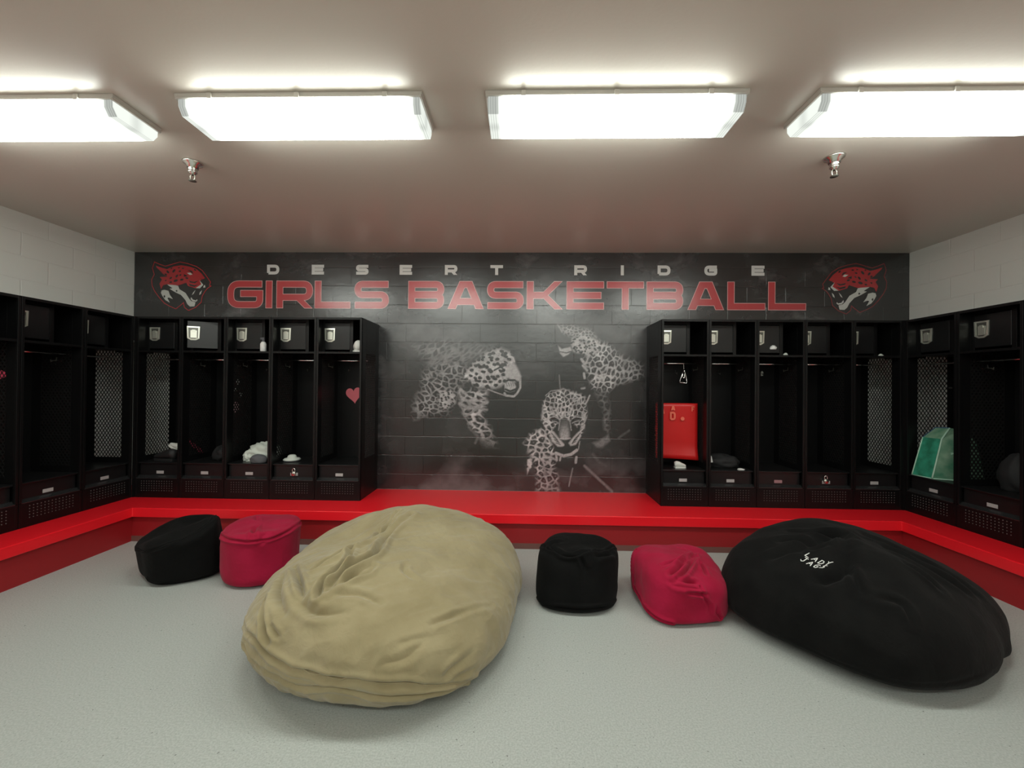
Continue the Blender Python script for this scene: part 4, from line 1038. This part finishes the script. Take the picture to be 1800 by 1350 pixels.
def bag_points(q, e, nu, nv):
    cx, cy, a, b_, rot, h, kx, ky, eg, ze, eb = q[:11]; H = q[11:]
    ph, et = np.meshgrid(np.linspace(0, 2*PI, nu, endpoint=False), np.linspace(-PI/2, PI/2, nv))
    c_ = np.cos(et); s_ = np.sin(et)
    # even out the rings where the exponent is small
    R = np.where(s_ < 0, np.abs(c_)**eb, np.abs(c_)**e)
    z = np.where(s_ >= 0, ze + (1 - ze)*np.abs(s_)**e, ze*(1 - np.abs(s_)**eb))
    m_ = 1 + H[0]*np.cos(3*ph) + H[1]*np.sin(3*ph) + H[2]*np.cos(4*ph) + H[3]*np.sin(4*ph)
    x = np.cos(ph)*R; y = np.sin(ph)*R; y = y*(1 + eg*x)
    z = h*z*(1 + kx*x + ky*y + R*(H[4]*np.cos(2*ph) + H[5]*np.sin(2*ph) + H[6]*np.cos(3*ph) + H[7]*np.sin(3*ph)))
    x = x*m_; y = y*m_; t_ = z/h
    X = cx + a*x*math.cos(rot) - b_*y*math.sin(rot) + H[8]*t_
    Y = cy + a*x*math.sin(rot) + b_*y*math.cos(rot) + H[9]*t_
    return np.stack([X, Y, z], -1)
def smooth_line(pts, n=10):
    P = [np.array(p) for p in pts]; out = []
    for i in range(len(P) - 1):
        p0 = P[max(i-1, 0)]; p1 = P[i]; p2 = P[i+1]; p3 = P[min(i+2, len(P)-1)]
        for k in range(n):
            t_ = k/n
            out.append(.5*((2*p1) + (-p0+p2)*t_ + (2*p0-5*p1+4*p2-p3)*t_**2 + (-p0+3*p1-3*p2+p3)*t_**3))
    out.append(P[-1]); return np.array(out)
def seg_dist(V, L):
    d = np.full(len(V), 9.0); tt = np.zeros(len(V)); n = len(L) - 1
    for i in range(n):
        a, b_ = L[i], L[i+1]; ab = b_ - a; den = ab@ab + 1e-12
        t_ = np.clip(((V - a)@ab)/den, 0, 1); dd = np.linalg.norm(V - a - t_[:, None]*ab, axis=1)
        k = dd < d; d[k] = dd[k]; tt[k] = (i + t_[k])/n
    return d, tt
def wn(V, f, seed):
    return np.array([noise.noise(Vector((v[0]*f + seed, v[1]*f - seed, v[2]*f + 2*seed))) for v in V])
def make_bag(key, name, label, m, fold=(.02, .016), seamd=(.008, .010), nz=(), nu=360, nv=170, dents=(), ridged=(), gains=()):
    q, e = BAGS[key]
    P = bag_points(q, e, nu, nv); V = P.reshape(-1, 3)
    du = np.roll(P, -1, 1) - np.roll(P, 1, 1); dv_ = np.gradient(P, axis=0)
    N = np.cross(du, dv_).reshape(-1, 3); N /= np.linalg.norm(N, axis=1)[:, None] + 1e-9
    N[:nu] = (0, 0, -1); N[-nu:] = (0, 0, 1)
    D_ = np.zeros(len(V))
    live = np.clip(V[:, 2]/.06, 0, 1)
    for amp, f, sd in nz: D_ += amp*wn(V, f, sd)*live
    for amp, f, sd, st, ang in ridged:     # long soft wrinkles running along ang
        ca, sa = math.cos(ang), math.sin(ang)
        Q = np.stack([(V[:,0]*ca + V[:,1]*sa)/st, -V[:,0]*sa + V[:,1]*ca, V[:,2]*.7], -1)
        D_ += amp*(.35 - np.abs(wn(Q, f, sd)))*live
    for (x, y, z, r_, dep) in dents:
        D_ -= dep*np.exp(-(((V - np.array((x, y, z)))**2).sum(1))/r_**2)
    for i, pl in enumerate(FOLDS[key].get('fold', [])):
        L = smooth_line(pl, 6); d, t_ = seg_dist(V, L)
        w = fold[1]*(.75 + .5*((i*37) % 10)/10); env = np.sin(np.clip(t_, 0.04, .96)*PI)**.6
        ln = np.linalg.norm(np.diff(L, axis=0), axis=1).sum(); g_ = min(1.25, .35 + 2.2*ln)
        w = w*(.7 + .5*g_)
        if i < len(gains): g_ *= gains[i]
        D_ += fold[0]*g_*(.8 + .4*((i*53) % 10)/10)*env*(-np.exp(-d/(w*.75)) + .60*np.exp(-((d - 1.7*w)/(1.0*w))**2))
    for pl in FOLDS[key].get('seam', []):
        d, t_ = seg_dist(V, smooth_line(pl, 6))
        D_ += seamd[0]*(-np.exp(-(d/(seamd[1]*.6))**2)*1.0 + .8*np.exp(-((d - seamd[1]*1.6)/seamd[1])**2))
    V = V + N*D_[:, None]; V[:, 2] = np.maximum(V[:, 2], 0.0015)
    base = np.array((q[0] - (.015 if key == 'P4' else 0), q[1], 0)); V = V - np.array((q[0], q[1], 0))
    i = np.arange(nu*nv).reshape(nv, nu); j = np.roll(i, -1, 1)
    fs = np.stack([i[:-1], j[:-1], j[1:], i[1:]], -1).reshape(-1, 4)
    me = bpy.data.meshes.new(name); me.from_pydata(V.tolist(), [], fs.tolist()); me.update()
    bm = bmesh.new(); bm.from_mesh(me); bmesh.ops.remove_doubles(bm, verts=bm.verts, dist=.0004)
    bmesh.ops.recalc_face_normals(bm, faces=bm.faces); bm.to_mesh(me); bm.free()
    for p in me.polygons: p.use_smooth = True
    me.materials.append(MATS[m])
    return me, base, name, label
def place_bag(me, base, name, label, cat):
    r = thing(name, label, cat, tuple(base))
    o = bpy.data.objects.new('cover', me); COL.objects.link(o); o.parent = r
    return r, o
def seam_tube(root, me, base, key, idx, rad, m, name='seam'):
    bv = BVHTree.FromPolygons([v.co for v in me.vertices], [tuple(p.vertices) for p in me.polygons])
    pts = []
    for p in smooth_line(FOLDS[key]['seam'][idx], 5):
        h_ = bv.find_nearest(Vector(p - base)); pts.append(h_[0] + h_[1]*rad*.2)
    MB().tube(pts, rad, 8).build(name, m, root, True)

me, base, n_, l_ = make_bag('K', 'bean_bag', '', 'khaki_suede', (.030, .014), (.012, .013), nz=((.018, 3.0, 1), (.006, 9.0, 4), (.002, 26., 8)), nu=760, nv=360, gains=(1.7, 1.6, 1.2, 1.5, .9, 1.0, 1.1, 1.1, .45, .35, .45, .45, .5, .9, .9, .7, .8, .8),
    dents=((-1.02, 2.62, .50, .26, .075), (-.62, 2.75, .58, .20, .020)), ridged=((.016, 5.0, 2.2, 3.5, .75), (.010, 12., 5.2, 3.5, .55), (.005, 24., 9.2, 4.0, .7)))
kb, kc = place_bag(me, base, 'bean_bag', 'huge khaki tan suede bean bag slumped in the middle of the floor', 'bean bag')
seam_tube(kb, me, base, 'K', 0, .0035, 'khaki_suede', 'piping'); seam_tube(kb, me, base, 'K', 1, .0035, 'khaki_suede', 'piping')
me, base, n_, l_ = make_bag('B', 'bean_bag', '', 'black_fleece', (.034, .022), (.002, .012), nz=((.016, 3.0, 6), (.005, 9.0, 3)), nu=360, nv=180,
    dents=((1.80, 2.30, .50, .14, .030),), ridged=((.014, 4.0, 7.2, 3.0, -.5),))
bb, bc = place_bag(me, base, 'bean_bag', 'huge black fleece bean bag with white embroidered writing, on the right', 'bean bag')
# embroidery: two slanted words laid on the fabric
bv = BVHTree.FromPolygons([v.co for v in me.vertices], [tuple(p.vertices) for p in me.polygons])
STRK = {'L': [[(0,1),(0,0),(.7,.02)]], 'A': [[(0,0),(.38,1),(.75,0)],[(.15,.38),(.62,.38)]], 'D': [[(0,0),(0,1),(.5,.85),(.66,.5),(.5,.12),(0,0)]],
        'Y': [[(0,1),(.35,.5),(.75,1)],[(.35,.5),(.3,0)]], 'J': [[(.1,1),(.75,1)],[(.5,1),(.5,.2),(.25,0),(0,.2)]], 'G': [[(.7,.85),(.35,1),(0,.6),(.1,.1),(.5,0),(.7,.4),(.4,.42)]],
        'S': [[(.7,.9),(.3,1),(.05,.75),(.6,.4),(.5,.05),(0,.08)]]}
ctr = Vector((1.706, 2.392, 0)) - Vector(base); rt = Vector((.51, -.86, 0)); ut = Vector((.86, .51, 0))
b = MB()
for row, word in enumerate(('LADY', 'JAGS')):
    for i, ch in enumerate(word):
        for st in STRK[ch]:
            pts = []
            for k in range(len(st) - 1):
                for s_ in range(4):
                    pts.append((st[k][0] + (st[k+1][0]-st[k][0])*s_/4, st[k][1] + (st[k+1][1]-st[k][1])*s_/4))
            pts.append(st[-1]); P3 = []
            for u, v in pts:
                a_ = (-.064 + i*.033 + u*.028 + v*.008 - row*.004); c_ = (.006 - row*.046 + v*.036)
                p = ctr + rt*a_ + ut*c_
                hit = bv.ray_cast(Vector((p.x, p.y, 2)), Vector((0, 0, -1)))
                if hit[0]: P3.append(hit[0] + hit[1]*.001)
            if len(P3) > 1: b.tube(P3, .0023, 6)
b.build('embroidery', 'stitch_white', bb, True)

me, base, n_, l_ = make_bag('P1', 'pouf', '', 'black_corduroy', (.01, .02), (.006, .009), nz=((.012, 4.0, 6), (.003, 14.0, 3)), nu=260, nv=160, dents=((-2.62, 3.2, .40, .16, .02),))
r, o = place_bag(me, base, 'pouf', 'black round pouf leaning over beside the crimson drum pouf, far left', 'pouf')
seam_tube(r, me, base, 'P1', 0, .005, 'black_fleece', 'piping')
me, base, n_, l_ = make_bag('P2', 'pouf', '', 'crimson_suede', (.030, .016), (.012, .010), nz=((.010, 4.0, 6), (.003, 14.0, 3)), nu=260, nv=160, dents=((-2.0, 2.95, .39, .07, .03), (-1.88, 3.0, .39, .09, .012)), ridged=((.006, 9., 3.3, 2.5, .4),))
r, o = place_bag(me, base, 'pouf', 'upright crimson drum pouf between black pouf and khaki bean bag', 'pouf')
me, base, n_, l_ = make_bag('P3', 'pouf', '', 'black_corduroy', (.040, .018), (.010, .010), nz=((.012, 4.0, 16), (.003, 14.0, 3)), nu=260, nv=160, dents=((.33, 2.70, .36, .08, .025),))
r, o = place_bag(me, base, 'pouf', 'upright black drum pouf standing alone right of the khaki bean bag', 'pouf')
seam_tube(r, me, base, 'P3', 0, .004, 'black_corduroy', 'piping')
me, base, n_, l_ = make_bag('P4', 'pouf', '', 'crimson_suede', (.040, .012), (.014, .010), nz=((.010, 4.0, 26), (.003, 14.0, 3)), nu=260, nv=160, dents=((1.24, 2.95, .28, .06, .045),), ridged=((.007, 10., 3.3, 2.5, -.3),))
r, o = place_bag(me, base, 'pouf', 'collapsed crimson pouf slumped against the big black bean bag', 'pouf')
